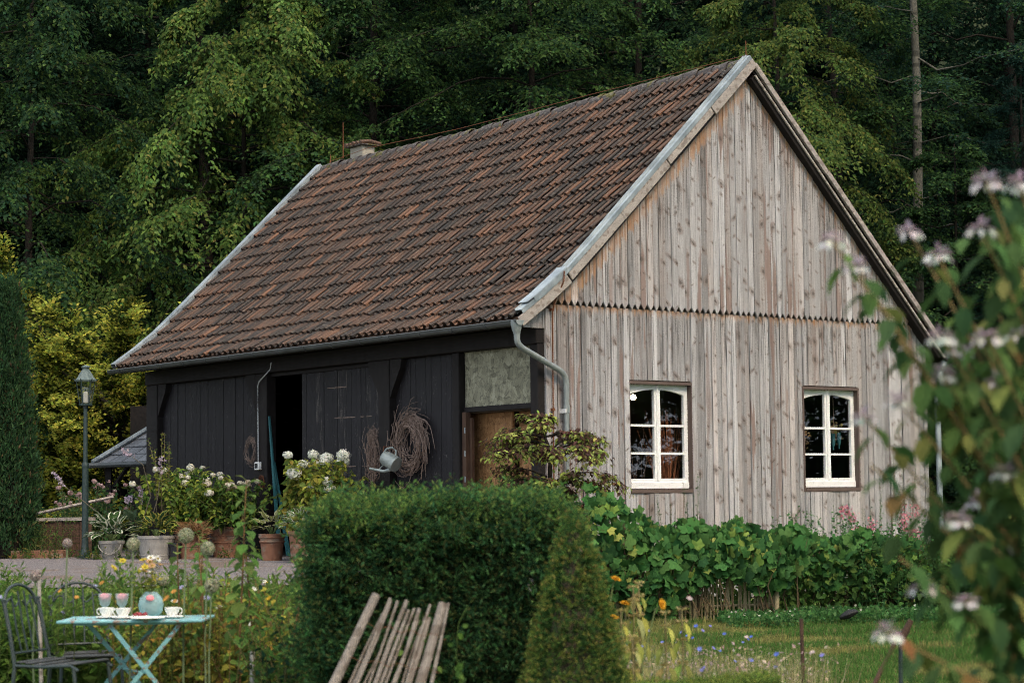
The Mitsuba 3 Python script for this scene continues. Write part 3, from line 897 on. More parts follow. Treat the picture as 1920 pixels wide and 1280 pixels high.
def rotz(v, a):
    c, s = np.cos(a), np.sin(a)
    return np.stack([v[..., 0] * c - v[..., 1] * s, v[..., 0] * s + v[..., 1] * c, v[..., 2]], -1)


def crown(r, starts, dirs, lens, up, droop, ntw, nlf, leaf, hang, pal, pp, tpl=LEAF2, twl=(.2, .4), tip=None, flat=0.5, s0=0.15, var=.2):
    """Leaves on twigs on limbs. Returns the limb curves and the leaves (V, F, C)."""
    nl = len(starts)
    s = np.linspace(0, 1, 8)
    wob = np.cumsum(r.normal(0, .035, (nl, 8, 3)), 1) * lens[:, None, None]
    wob[:, 0] = 0
    cur = starts[:, None] + dirs[:, None] * (lens[:, None] * s)[..., None] + UP * (lens[:, None] * (up * s - droop * s * s))[..., None] + wob
    # twigs
    st = s0 + (1 - s0) * np.sqrt(r.uniform(0, 1, (nl, ntw)))
    st[:, 0] = 1.0
    i0 = np.clip((st * 7).astype(int), 0, 6)
    fr = (st * 7 - i0)[..., None]
    li = np.arange(nl)[:, None]
    pos = cur[li, i0] * (1 - fr) + cur[li, i0 + 1] * fr
    tan = unit(cur[li, i0 + 1] - cur[li, i0])
    sgn = np.where(np.arange(ntw) % 2 == 0, 1, -1)[None]
    td = rotz(tan, sgn * r.uniform(.25, 1.35, (nl, ntw)))
    td[:, 0] = tan[:, 0]
    td[..., 2] += r.normal(0, .22, (nl, ntw))
    td = unit(td)
    tl = lens[:, None] * r.uniform(*twl, (nl, ntw)) * (1.2 - .55 * st)
    sag = hang * r.uniform(.25, .9, (nl, ntw))
    # leaves
    t = (np.arange(nlf) + r.uniform(0, 1, (nl, ntw, nlf))) / nlf
    P = pos[:, :, None] + td[:, :, None] * (tl[..., None] * t)[..., None] - UP * (tl[..., None] * sag[..., None] * t * t)[..., None]
    side = unit(np.cross(td, UP))[:, :, None] * np.where(np.arange(nlf) % 2 == 0, 1, -1)[:, None]
    P = P + side * leaf * r.uniform(0, .7, P.shape[:3])[..., None] + r.normal(0, leaf * .35, P.shape)
    ax = td[:, :, None] * .7 + side * .75 - UP * hang * r.uniform(.3, 1.3, P.shape[:3])[..., None] + r.normal(0, .3, P.shape)
    nr = UP + r.normal(0, flat, P.shape) + dirs[:, None, None] * .6 * hang
    n = nl * ntw * nlf
    col = pick(r, n, pal, pp, var)
    # branches differ a little in hue from one another
    col *= np.exp(r.normal(0, .13, (nl, ntw, 1, 1)) + r.normal(0, .12, (nl, 1, 1, 1)) + np.zeros((nl, ntw, nlf, 1))).reshape(-1, 1)
    if tip is not None:
        on = (t > r.uniform(.25, .7, (nl, ntw, 1))).reshape(-1)
        col[on] = pick(r, on.sum(), tip, None, .2)
    size = leaf * r.uniform(.7, 1.25, n)
    return cur, scatter(tpl, P.reshape(-1, 3), ax.reshape(-1, 3), nr.reshape(-1, 3), size, col)


def trunk_curve(r, x, y, z, h, lean=0.03):
    s = np.linspace(0, 1, 9)
    d = np.cumsum(r.normal(0, lean, (9, 2)), 0) * h * .12
    d -= d[0]
    return np.stack([x + d[:, 0], y + d[:, 1], z - .2 + s * (h + .2)], 1)


def wood_tree(name, label, x, y, h, R, zc, nl, ntw, nlf, leaf, pal, pp=None, up=.25, droop=.55, hang=.5, seed=0, group=None, bark='bark_mat', r0=None, cat_='tree', shape='round', tpl=LEAF2, tip=None, flat=.5, twl=(.2, .4), z=None, front=0.0, low=.35):
    r = np.random.default_rng(seed)
    key = new(name)
    z = float(ground_z(x, y)) if z is None else z
    if y > 47 and y < 60:
        ntw, leaf = int(ntw * 1.3), leaf * 1.08
    tr = trunk_curve(r, x, y, z, h)
    t = (np.arange(nl) + r.uniform(.1, .9, nl)) / nl
    hz = zc + (h - zc) * t ** 1.05
    k = np.clip(hz / h * 8, 0, 7.99)
    i = k.astype(int)
    st = tr[i] * (1 - (k - i))[:, None] + tr[i + 1] * (k - i)[:, None]
    az = np.arange(nl) * 2.39996 + r.uniform(-.5, .5, nl)
    az = np.where((np.sin(az) > .35) & (r.uniform(0, 1, nl) < front), -az, az)
    prof = np.sin(np.pi * (low + (1 - low - .06) * t)) ** .75 if shape == 'round' else (1.02 - t) ** .85
    L = R * prof * r.uniform(.75, 1.2, nl)
    d = np.stack([np.cos(az), np.sin(az), 0 * az], 1)
    cur, leaves = crown(r, st, d, L, up, droop, ntw, nlf, leaf, hang, pal, pp, tpl=tpl, tip=tip, flat=flat, twl=twl)
    r0 = h * .009 if r0 is None else r0
    ms = [tube(tr, np.linspace(r0, r0 * .2, 9), 9)] + [tube(c, np.linspace(max(.01, l * .0075), .004, 8), 4, False) for c, l in zip(cur, L)]
    V, F = cat(*ms)
    scene[key + '__trunk'] = mikit.ply((V, F), bark, smooth=True)
    scene[key + '__crown'] = mikit.ply(leaves[:2], 'leaf_mat', color=leaves[2])
    tell(key, label, cat_, group)
    return key


MID = [(.036, .075, .027), (.045, .09, .029), (.028, .06, .026)]
FRESH = [(.095, .16, .042), (.135, .19, .046), (.066, .125, .04), (.19, .2, .058)]
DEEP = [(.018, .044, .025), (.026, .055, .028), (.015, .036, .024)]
YELL = [(.095, .135, .036), (.13, .15, .04), (.07, .115, .034), (.048, .09, .032)]
BLUE = [(.022, .055, .042), (.03, .068, .05), (.018, .044, .034)]

WG = 'trees of the wood behind the barn'
wood_tree('beech_tree', 'light green tree with drooping sprays of hanging leaves left of the chimney', -6.7, 51.5, 13.2, 5.2, 2.2, 54, 30, 30, .125, FRESH, [.42, .2, .3, .08], up=.22, droop=.62, hang=.85, seed=1, front=.5)
wood_tree('beech_tree', 'dark leafy tree at the left edge behind the column juniper', -11.6, 49.5, 15, 4.0, 1.5, 50, 26, 26, .115, [MID[0], DEEP[1], YELL[2], DEEP[0]], [.35, .3, .15, .2], up=.25, droop=.6, hang=.65, seed=2, front=.5)
wood_tree('beech_tree', 'tall dark tree filling the upper left corner', -14.4, 55, 20, 5.2, 5, 48, 26, 26, .125, [MID[1], YELL[2], DEEP[1]], [.4, .25, .35], up=.3, droop=.5, hang=.5, seed=3, front=.5)
wood_tree('beech_tree', 'deep green tree rising behind the drooping light one', -8.6, 58, 21, 5.4, 6, 46, 26, 26, .125, [MID[0], DEEP[1], MID[1]], [.4, .35, .25], up=.3, droop=.45, hang=.35, seed=4, front=.5)
wood_tree('beech_tree', 'dense green tree above the chimney', -3.6, 53.5, 18.5, 4.8, 4, 54, 28, 28, .115, [MID[0], MID[1], DEEP[1], YELL[2]], [.4, .25, .25, .1], up=.3, droop=.5, hang=.4, seed=5, front=.5)
wood_tree('beech_tree', 'bushy green tree above the middle of the roof', .6, 51.8, 16.5, 4.5, 4, 52, 28, 28, .11, [MID[1], FRESH[2], DEEP[1], YELL[2]], [.35, .25, .25, .15], up=.3, droop=.45, hang=.4, seed=6, front=.5)
wood_tree('beech_tree', 'shady tree above the right part of the roof ridge', 3.6, 56, 19, 4.4, 5, 44, 26, 26, .115, [DEEP[1], MID[0], YELL[2]], [.5, .35, .15], up=.3, droop=.4, hang=.35, seed=7, front=.5)
wood_tree('birch_tree', 'yellow green tree directly behind the peak of the gable', 6.6, 49.6, 14.5, 3.7, 3.0, 54, 26, 26, .1, YELL, [.32, .18, .32, .18], up=.35, droop=.6, hang=.7, seed=8, front=.45)
wood_tree('beech_tree', 'green tree with level branches right of the gable peak', 8.6, 54, 18, 4.4, 3.0, 44, 24, 24, .11, [MID[0], FRESH[2], DEEP[1]], [.45, .25, .3], up=.15, droop=.3, hang=.25, seed=9, front=.5)
wood_tree('pale_trunk_tree', 'tall tree with a pale bare trunk at the upper right', 10.02, 50.6, 21, 3.4, 3.5, 40, 22, 24, .1, [DEEP[1], MID[0], BLUE[1]], [.4, .35, .25], up=.1, droop=.22, hang=.18, seed=10, bark='pale_bark_mat', r0=.17, flat=.3)
wood_tree('spruce_tree', 'dark blue green spruce at the right edge of the wood', 12.1, 49.5, 11.6, 2.9, 1.0, 70, 22, 16, .12, BLUE, None, up=.18, droop=.32, hang=.15, seed=11, tpl=NEEDLE, shape='cone', flat=.4)
wood_tree('beech_tree', 'black green tree behind the dark spruce', 13.8, 57, 20, 4.6, 3, 40, 24, 24, .12, DEEP, None, up=.25, droop=.4, hang=.3, seed=12, front=.5)
# the darker rows behind, seen through the gaps
r = np.random.default_rng(77)
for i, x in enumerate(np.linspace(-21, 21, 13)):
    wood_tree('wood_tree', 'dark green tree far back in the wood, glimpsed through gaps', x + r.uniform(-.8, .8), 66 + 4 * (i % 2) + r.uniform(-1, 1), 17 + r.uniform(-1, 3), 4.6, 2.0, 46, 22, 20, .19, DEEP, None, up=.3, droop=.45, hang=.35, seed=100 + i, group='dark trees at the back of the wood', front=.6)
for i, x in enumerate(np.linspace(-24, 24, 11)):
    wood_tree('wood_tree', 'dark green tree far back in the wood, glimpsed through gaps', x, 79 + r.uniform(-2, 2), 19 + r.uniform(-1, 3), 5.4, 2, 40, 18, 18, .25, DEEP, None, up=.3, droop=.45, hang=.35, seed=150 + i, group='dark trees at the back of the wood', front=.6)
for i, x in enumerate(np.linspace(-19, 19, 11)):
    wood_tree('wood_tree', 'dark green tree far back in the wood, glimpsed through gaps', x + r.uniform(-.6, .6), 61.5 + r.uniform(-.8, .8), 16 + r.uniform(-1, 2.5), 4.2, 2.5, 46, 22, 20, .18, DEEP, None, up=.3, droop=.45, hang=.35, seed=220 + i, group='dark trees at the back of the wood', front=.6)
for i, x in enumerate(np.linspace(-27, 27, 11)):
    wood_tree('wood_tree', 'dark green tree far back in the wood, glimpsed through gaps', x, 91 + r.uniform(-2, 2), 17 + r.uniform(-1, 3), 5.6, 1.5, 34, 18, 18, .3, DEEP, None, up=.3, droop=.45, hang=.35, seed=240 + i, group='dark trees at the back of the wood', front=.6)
wood_tree('beech_tree', 'low spreading tree before the foot of the pale trunk', 10.4, 48.9, 9.3, 2.9, 1.5, 40, 24, 24, .1, [MID[0], FRESH[2], DEEP[1]], [.45, .2, .35], up=.15, droop=.3, hang=.3, seed=13, front=.5)
# undergrowth at the foot of the slope
for i, (x, y, h, R, lab, pal) in enumerate([
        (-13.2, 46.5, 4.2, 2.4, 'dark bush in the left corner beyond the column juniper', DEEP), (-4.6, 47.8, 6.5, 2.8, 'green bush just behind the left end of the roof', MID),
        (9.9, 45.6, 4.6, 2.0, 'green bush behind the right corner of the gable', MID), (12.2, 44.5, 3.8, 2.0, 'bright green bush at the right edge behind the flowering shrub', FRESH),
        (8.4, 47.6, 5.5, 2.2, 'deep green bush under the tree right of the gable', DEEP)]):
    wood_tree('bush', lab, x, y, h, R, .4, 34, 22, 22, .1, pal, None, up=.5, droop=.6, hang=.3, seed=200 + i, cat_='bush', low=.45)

# fern and bramble cover on the slope
r = np.random.default_rng(79)
n = 110000
y = r.uniform(49, 95, n)
x = r.uniform(-.3, .3, n) * y
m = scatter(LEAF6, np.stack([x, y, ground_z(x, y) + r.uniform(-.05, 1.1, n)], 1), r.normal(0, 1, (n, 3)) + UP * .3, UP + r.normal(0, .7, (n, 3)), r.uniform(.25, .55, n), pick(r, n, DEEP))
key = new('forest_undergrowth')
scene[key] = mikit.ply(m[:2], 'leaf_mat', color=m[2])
tell(key, 'leafy undergrowth covering the slope between the trunks', 'undergrowth', kind='stuff')
# trees on the far right side of the garden, outside the picture, which the panes of the gable mirror
r = np.random.default_rng(78)
for i, y in enumerate((3.0, 10.5, 18.0, 21.5, 25.0, 28.5, 32.0, 35.5)):
    wood_tree('garden_tree', 'leafy tree across the garden to the right, outside the view and mirrored in the panes', 31 + r.uniform(-2, 2), y, 19 + r.uniform(-1, 2), 5.0, 1.0, 44, 20, 20, .3, MID, None, up=.4, droop=.5, hang=.3, seed=180 + i, z=0.0, group='trees across the garden')

# ------------------------------------------------------------------ garden trees near the barn
# golden yew: ascending limbs, green inside, golden new shoots
key = new('golden_yew')
r = np.random.default_rng(40)
nl = 110
az = r.uniform(0, 2 * np.pi, nl)
d = np.stack([np.cos(az), np.sin(az), 0 * az], 1)
base = np.array([-8.7, 46.3, .62])
hh = np.concatenate([r.uniform(.1, 1.2, nl // 2), r.uniform(1.2, 3.2, nl - nl // 2)])
st = base + np.stack([d[:, 0] * .25, d[:, 1] * .25, hh], 1)
L = r.uniform(1.5, 2.8, nl) * np.where(hh > 1.2, 1.0, .85)
cur, lv = crown(r, st, d * .85, L, r.uniform(.35, 1.6, (nl, 1)), .25, 30, 28, .1, .05, [(.05, .075, .014), (.08, .095, .016), (.035, .055, .016)], None, tpl=LEAF2, twl=(.22, .42),
                tip=[(.46, .45, .075), (.37, .4, .07), (.25, .31, .06), (.52, .49, .09)], flat=.8, s0=.25)
ms = [tube(c, np.linspace(.05, .008, 8), 5, False) for c in cur]
scene[key + '__trunk'] = mikit.ply(cat(tube([base - [0, 0, .2], base + [0, 0, 1.5], base + [.1, 0, 3.4]], [.16, .12, .05], 8), *ms), 'bark_mat', smooth=True)
scene[key + '__crown'] = mikit.ply(lv[:2], 'leaf_mat', color=lv[2])
tell(key, 'golden yellow yew bush behind the street lamp', 'bush')

# column juniper at the left edge
key = new('column_juniper')
r = np.random.default_rng(41)
n = 2600
t = r.uniform(0, 1, n) ** .8
hz = .62 + 4.75 * t
rad = .52 * np.clip(np.minimum(1.0, (1.02 - t) ** .9 * 1.25), 0, 1) * r.uniform(.62, 1.05, n)
az = r.uniform(0, 2 * np.pi, n)
st = np.stack([-9.25 + rad * np.cos(az), 38 + rad * np.sin(az), hz], 1)
dirs = unit(np.stack([np.cos(az) * .3, np.sin(az) * .3, np.ones(n)], 1) + r.normal(0, .12, (n, 3)))
k = 22
tt = r.uniform(0, 1, (n, k))
P = st[:, None] + dirs[:, None] * (tt * r.uniform(.25, .5, (n, 1)))[..., None] + r.normal(0, .03, (n, k, 3))
ax = dirs[:, None] + r.normal(0, .4, (n, k, 3))
col = pick(r, n * k, [(.04, .088, .038), (.052, .106, .042), (.03, .066, .034), (.13, .09, .05)], [.4, .35, .2, .05])
col *= np.repeat(np.exp(r.normal(0, .2, (n, 1))), k, 0)
lv = scatter(NEEDLE, P.reshape(-1, 3), ax.reshape(-1, 3), r.normal(0, 1, (n * k, 3)), r.uniform(.07, .13, n * k), col, 1.5)
scene[key + '__trunk'] = mikit.ply(tube([[-9.25, 38, .4], [-9.25, 38, 3], [-9.25, 38, 5.3]], [.3, .26, .05], 8), 'bark_mat', smooth=True)
scene[key + '__crown'] = mikit.ply(lv[:2], 'leaf_mat', color=lv[2])
tell(key, 'dark green column juniper at the left edge', 'tree')


# ------------------------------------------------------------------ smaller plants
def stems_of(r, x, y, z, n, h, spread, lean=.25, seg=5):
    b = np.stack([x + r.normal(0, spread * .35, n), y + r.normal(0, spread * .35, n), np.full(n, z)], 1)
    az = r.uniform(0, 2 * np.pi, n)
    ln = np.abs(r.normal(0, lean, n))
    hh_ = h * r.uniform(.72, 1.08, n)
    s = np.linspace(0, 1, seg)
    return b[:, None] + np.stack([np.cos(az)[:, None] * ln[:, None] * hh_[:, None] * s ** 1.6, np.sin(az)[:, None] * ln[:, None] * hh_[:, None] * s ** 1.6, hh_[:, None] * s], -1)


def herb(r, x, y, z, n, h, spread, leaf, nlf, pal, pp=None, tpl=LEAF6, rise=.35, droop=.3, t0=.1, stem_col=(.06, .08, .025), lean=.2, srad=.004, wid=None, taper=.5):
    S = stems_of(r, x, y, z, n, h, spread, lean)
    t = t0 + (1 - t0) * (np.arange(nlf) + r.uniform(.2, .8, (n, nlf))) / nlf
    q = t * 4
    i = np.clip(q.astype(int), 0, 3)
    fr = (q - i)[..., None]
    li = np.arange(n)[:, None]
    P = S[li, i] * (1 - fr) + S[li, i + 1] * fr
    az = np.arange(nlf) * 2.4 + r.uniform(0, 6.28, (n, 1)) + r.normal(0, .3, (n, nlf))
    ax = np.stack([np.cos(az), np.sin(az), rise + r.normal(-droop * .8, .5, (n, nlf))], -1)
    nr = np.stack([np.cos(az) * .3, np.sin(az) * .3, np.ones_like(az)], -1) + r.normal(0, .45, P.shape)
    m = n * nlf
    lv = scatter(tpl, P.reshape(-1, 3), ax.reshape(-1, 3), nr.reshape(-1, 3), (leaf * (1.1 - taper * t) * r.uniform(.75, 1.2, (n, nlf))).reshape(-1), pick(r, m, pal, pp), wid)
    st = tint(cat(*[tube(s, np.linspace(srad, srad * .4, 5), 3, False) for s in S]), stem_col)
    return S, st, lv


def put_plant(name, label, cat_, stems, leaves, flowers=None, group=None, fname='flowers', mat_='leaf_mat'):
    key = new(name)
    scene[key + '__stems'] = mikit.ply(stems[:2], 'solid_vc_mat', color=stems[2])
    scene[key + '__leaves'] = mikit.ply(leaves[:2], mat_, color=leaves[2])
    if flowers is not None:
        for f in (flowers if isinstance(flowers, list) else [flowers]):
            k = new(key + '__' + fname)
            scene[k] = mikit.ply(f[:2], 'leaf_mat', color=f[2])
    tell(key, label, cat_, group)
    return key


def ball(r, c, rad, n, pal, size=.35, squash=1.0):
    v = unit(r.normal(0, 1, (n, 3)))
    v[:, 2] = np.abs(v[:, 2]) * .9 + v[:, 2] * .1 if squash < 1 else v[:, 2]
    P = np.asarray(c) + v * rad * r.uniform(.6, 1.0, (n, 1)) * [1, 1, squash * r.uniform(.7, .95)] * (.8 + .4 * meshkit.noise(v * 1.7 + r.uniform(0, 9, 3)))[:, None]
    ax = np.cross(v, r.normal(0, 1, (n, 3)))
    return scatter(LEAF2, P - unit(ax) * rad * size * .5, ax, v, rad * size * r.uniform(.8, 1.2, n), pick(r, n, pal, None, .07), 1.9)


def blossom(r, c, up, rad, n, col, wid=1.0, tilt=.3, core=None):
    """A ring of petals about the direction up."""
    up = unit(np.asarray(up, float))
    a = unit(np.cross(up, [.3, .8, .1]))
    b = np.cross(up, a)
    th = np.arange(n) * 2 * np.pi / n + r.uniform(0, 1)
    ax = np.cos(th)[:, None] * a + np.sin(th)[:, None] * b + up * tilt
    m = scatter(LEAF2, np.repeat(np.asarray(c, float)[None], n, 0), ax, np.repeat(up[None], n, 0), rad, pick(r, n, [col], None, .08), wid)
    if core is not None:
        V, F = blob(np.asarray(c) + up * rad * .1, rad * .28, 0, 1, 0)
        m = join([m, tint((V, F), core)])
    return m


YARD = .64
GREEN = [(.07, .135, .034), (.095, .165, .04), (.055, .105, .032)]
LIME = [(.18, .24, .045), (.24, .27, .05), (.12, .18, .045), (.3, .28, .06)]

# ------------------------------------------------------------------ things hanging on the barn
def wreath(name, label, u, w, z, ru, rz, tubr, n, seed, thick=.0065, mat_='twig_mat', stray=0.12):
    r = np.random.default_rng(seed)
    ms = []
    for i in range(n):
        a0, span = r.uniform(0, 6.28), r.uniform(.5, 1.9)
        a = a0 + np.linspace(0, span, 7)
        off = r.normal(0, tubr * .55, (1, 3)) + np.cumsum(r.normal(0, tubr * .22, (7, 3)), 0)
        k = 1 + np.linspace(0, 1, 7) * (r.uniform(0, stray * 2.5) if r.uniform() < .35 else r.uniform(-.05, .05))
        p = np.stack([u - tubr * .9 + off[:, 0] * .8, w + (ru * np.cos(a)) * k + off[:, 1], z + (rz * np.sin(a)) * k + off[:, 2]], 1)
        p[:, 0] = np.minimum(p[:, 0], u - .005)
        ms.append(tube(p, np.linspace(thick, thick * .5, 7) * r.uniform(.6, 1.3), 4, False))
    key = new(name)
    V, F = cat(*ms)
    scene[key] = mikit.ply((bw(V), F), mat_, smooth=True)
    return tell(key, label, 'wreath')


wreath('twig_wreath', 'large oval wreath of bent twigs on the dark wall beside the doorway', -.02, 3.42, 2.55, .31, .36, .1, 250, 1, .0075, stray=.4)
wreath('twig_wreath', 'tall narrow bundle wreath of brown twigs left of the watering can', -.04, 4.48, 2.36, .08, .36, .085, 170, 2, .006)
wreath('twig_wreath', 'small round twig wreath hung near the left end of the dark wall', -.03, 8.62, 2.56, .16, .2, .045, 70, 3, .005)
wreath('twig_wreath', 'tiny rusty brown wreath below the cable socket', -.13, 8.1, 1.98, .08, .1, .02, 40, 4, .007, 'rust_mat', .03)


def frame_at(o, x, y, z):
    M = np.eye(4)
    M[:3, 0], M[:3, 1], M[:3, 2], M[:3, 3] = x, y, z, o
    return M


def xf(m, M):
    return np.asarray(m[0]) @ M[:3, :3].T + M[:3, 3], m[1]


key = new('watering_can')
zax = unit(np.array([-.25, .80, .42]))
xax = unit(np.array([-.35, .25, -1.0]))
xax = unit(xax - zax * (xax @ zax))
M = frame_at([-.3, 3.52, 2.2], xax, np.cross(zax, xax), zax)
body = lathe([(0, 0), (.125, 0), (.13, .01), (.118, .25), (.116, .262), (.108, .262), (.112, .02), (0, .02)], 22)
scene[key + '__body'] = mikit.ply((bw(xf(body, M)[0]), body[1]), 'can_mat', smooth=35)
for nm, m in (('spout', tube([[.11, 0, .05], [.2, 0, .16], [.26, 0, .36], [.28, 0, .43]], [.034, .026, .02, .019], 10)),
              ('strut', tube([[.1, 0, .22], [.235, 0, .27]], .009, 6)),
              ('handle', tube([[-.118, 0, .1], [-.19, 0, .14], [-.2, 0, .24], [-.14, 0, .32], [-.02, 0, .34], [.08, 0, .3], [.112, 0, .25]], .016, 8)),
              ('hood', lathe([(.117, .255), (.1, .29), (.06, .305)], 22))):
    if nm == 'hood':
        keep = m[0][m[1]].mean(1)[:, 0] > .0
        m = (m[0], m[1][keep])
    scene[key + '__' + nm] = mikit.ply((bw(xf(m, M)[0]), m[1]), 'can_mat', smooth=40)
scene[key + '__hook'] = mikit.ply((bw(tube([[-.1, 3.95, 2.5], [-.3, 3.9, 2.5], [-.33, 3.86, 2.42]], .008, 5)[0]), tube([[0, 0, 0], [1, 0, 0], [1, 1, 0]], .01, 5)[1]), 'rust_mat')
tell(key, 'grey zinc watering can hanging on the dark post with its spout down', 'watering can')

key = new('power_cable')
cab = tube([[-.15, 7.75, 4.1], [-.14, 7.8, 3.98], [-.14, 8.2, 3.78], [-.125, 8.27, 3.7], [-.122, 8.27, 3.1], [-.122, 8.26, 2.32]], .011, 6)
scene[key] = mikit.ply((bw(cab[0]), cab[1]), 'cable_mat', smooth=True)
b = box(-.17, -.105, 8.17, 8.33, 2.2, 2.34, .01)
scene[key + '__socket_box'] = mikit.ply((bw(b[0]), b[1]), 'white_paint_mat')
b = box(-.176, -.168, 8.2, 8.3, 2.225, 2.315, .003)
scene[key + '__lid'] = mikit.ply((bw(b[0]), b[1]), 'black_plastic_mat')
tell(key, 'thin white cable down the dark post to a small socket box', 'cable')

for i, (w0, w1, u0, z1, lab) in enumerate([(7.93, 7.62, -.02, 3.15, 'long teal board leaning in the dark opening of the barn'), (7.9, 7.45, .06, 2.35, 'shorter teal board leaning beside the long one in the opening')]):
    key = new('teal_board')
    V, F = extrude(Polygon([(w0, z1), (w0 - .03, z1), (w1 - .11, .68), (w1, .68)]), .03, lambda a, b_, c: np.stack([u0 - .12 * (b_ - .68) / 3 * 0 - c - .06, a, b_], 1))
    scene[key] = mikit.ply((bw(V), F), 'teal_mat')
    tell(key, lab, 'board')

# what shows behind the panes
key = new('hanging_bulb')
c = bw(np.array([[2.86, 1.35, 3.25]]))[0]
scene[key + '__bulb'] = {'type': 'sphere', 'center': c.tolist(), 'radius': 0.048, 'bsdf': {'type': 'diffuse', 'reflectance': rgb(.8, .8, .75)}, 'emitter': {'type': 'area', 'radiance': rgb(5.5, 3.6, 1.9)}}
scene[key + '__cord'] = mikit.ply(tube([c + [0, 0, .05], c + [0, 0, .95]], .006, 5), 'black_plastic_mat')
tell(key, 'small lit bulb hanging behind the left window', 'lamp')


def twig_bundle(name, label, u, w, z0, n, h, spread, seed, mat_='red_twig_mat', lean=(.1, .3)):
    r = np.random.default_rng(seed)
    ms = []
    for i in range(n):
        a = r.normal(0, 1, 2)
        s = np.linspace(0, 1, 6)
        hh_ = h * r.uniform(.6, 1.1)
        p = np.stack([u + r.normal(0, .05) + a[0] * spread * s ** 1.3 + lean[0] * s, w + r.normal(0, .04) + a[1] * spread * .4 * s, z0 + hh_ * s], 1) + np.cumsum(r.normal(0, .012, (6, 3)), 0)
        p[:, 1] = np.maximum(p[:, 1], .16)
        ms.append(tube(p, np.linspace(.007, .003, 6), 4, False))
    key = new(name)
    V, F = cat(*ms)
    scene[key] = mikit.ply((bw(V), F), mat_, smooth=True)
    return tell(key, label, 'twigs')


twig_bundle('twig_bundle', 'reddish brown bundle of twigs standing behind the right half of the left window', 2.72, .38, 1.2, 110, 1.65, .17, 4, lean=(-.05, 0))
twig_bundle('twig_bundle', 'sparse bare twigs behind the left half of the left window', 2.2, .5, 1.2, 16, 1.5, .35, 5, 'twig_mat', lean=(-.2, 0))
key = new('hanging_bunch')
r = np.random.default_rng(9)
for q, (u, w, z, lab, cols) in enumerate([(5.58, .3, 2.62, 'pale dried flower bunch hanging behind the left half of the right window', [(.5, .36, .2), (.4, .27, .14)]), (6.36, .3, 2.7, 'dried flower bunch with green bottles behind the right half of the right window', [(.42, .33, .17), (.2, .2, .08)])]):
    key = new('dried_bunch') if q else 'dried_bunch'
    used.setdefault('dried_bunch', 0)
    ms = []
    for i in range(40):
        a = r.normal(0, .35, 2)
        L_ = r.uniform(.14, .26)
        ms.append(tube([[u, w, z + .12], [u + a[0] * L_ * .6, w + a[1] * L_ * .3, z - L_ * .4], [u + a[0] * L_, w + a[1] * L_ * .4, z - L_ + .1]], .004, 4, False))
    V, F = cat(*ms)
    scene[key + '__stalks'] = mikit.ply((bw(V), F), 'twig_mat', smooth=True)
    P = np.stack([u + r.normal(0, .1, 120), w + r.normal(0, .03, 120), z - .02 + r.normal(0, .09, 120)], 1)
    P[:, 1] = np.maximum(P[:, 1], .2)
    lv = scatter(LEAF2, bw(P), r.normal(0, 1, (120, 3)), r.normal(0, 1, (120, 3)), .06, pick(r, 120, cols))
    scene[key + '__heads'] = mikit.ply(lv[:2], 'leaf_mat', color=lv[2])
    scene[key + '__string'] = mikit.ply((bw(tube([[u, w, z + .1], [u, w, 3.55]], .004, 4)[0]), tube([[0, 0, 0], [0, 0, 1]], .004, 4)[1]), 'twig_mat')
    tell(key, lab, 'dried flowers')
used.pop('hanging_bunch', None)
for q, u in enumerate((6.28, 6.42)):
    key = new('glass_bottle')
    b = lathe([(0, 0), (.035, 0), (.035, .17), (.014, .22), (.014, .27)], 10)
    V = b[0] * [1, 1, -1] + [u, .24, 2.66 + .02 * q]
    scene[key] = mikit.ply((bw(V), b[1]), 'teal_mat', smooth=True)
    tell(key, ['left', 'right'][q] + ' one of two green bottles hanging in the right window', 'bottle')

# ------------------------------------------------------------------ the street lamp
key = new('street_lamp')
LX, LY, LZ = -7.68, 37.4, YARD
scene[key + '__post'] = mikit.ply(lathe([(.1, 0), (.1, .12), (.07, .16), (.06, .3), (.058, 1.62), (.066, 1.64), (.066, 1.7), (.042, 1.74), (.038, 2.7), (.05, 2.71), (.05, 2.74), (.03, 2.76), (.0, 2.76)], 16, (LX, LY, LZ)), 'lamp_green_mat', smooth=40)
zb, zt = LZ + 2.79, LZ + 3.18
hexa = np.arange(6) * np.pi / 3 + .26
scene[key + '__base_ring'] = mikit.ply(lathe([(0, 0), (.12, 0), (.125, .03), (.1, .04), (0, .04)], 6, (LX, LY, zb - .045)), 'lamp_green_mat')
for i in range(6):
    a, b = hexa[i], hexa[(i + 1) % 6]
    pa, pb = np.array([LX + .105 * math.cos(a), LY + .105 * math.sin(a), zb]), np.array([LX + .105 * math.cos(b), LY + .105 * math.sin(b), zb])
    qa, qb = np.array([LX + .165 * math.cos(a), LY + .165 * math.sin(a), zt]), np.array([LX + .165 * math.cos(b), LY + .165 * math.sin(b), zt])
    scene[new(key + '__pane')] = mikit.ply((np.array([pa, pb, qb, qa]), np.array([[0, 1, 2], [0, 2, 3]])), 'clear_glass')
    scene[new(key + '__glazing_bar')] = mikit.ply(tube([pa, qa], .0095, 5), 'lamp_green_mat')
    scene[new(key + '__finial')] = mikit.ply(tube([[LX + .175 * math.cos(a), LY + .175 * math.sin(a), zt], [LX + .215 * math.cos(a), LY + .215 * math.sin(a), zt + .05]], [.014, .005], 5), 'lamp_green_mat')
scene[key + '__roof'] = mikit.ply(lathe([(.0, zt + .002), (.185, zt + .002), (.19, zt + .03), (.16, zt + .06), (.075, zt + .2), (.06, zt + .21), (.06, zt + .24), (.085, zt + .25), (.085, zt + .27), (.0, zt + .3)], 6, (LX, LY, 0)), 'lamp_roof_mat')
scene[key + '__light_tube'] = mikit.ply(lathe([(0, 0), (.045, 0), (.045, .17), (.03, .2), (0, .2)], 12, (LX, LY, zb + .01)), 'frosted_mat', smooth=40)
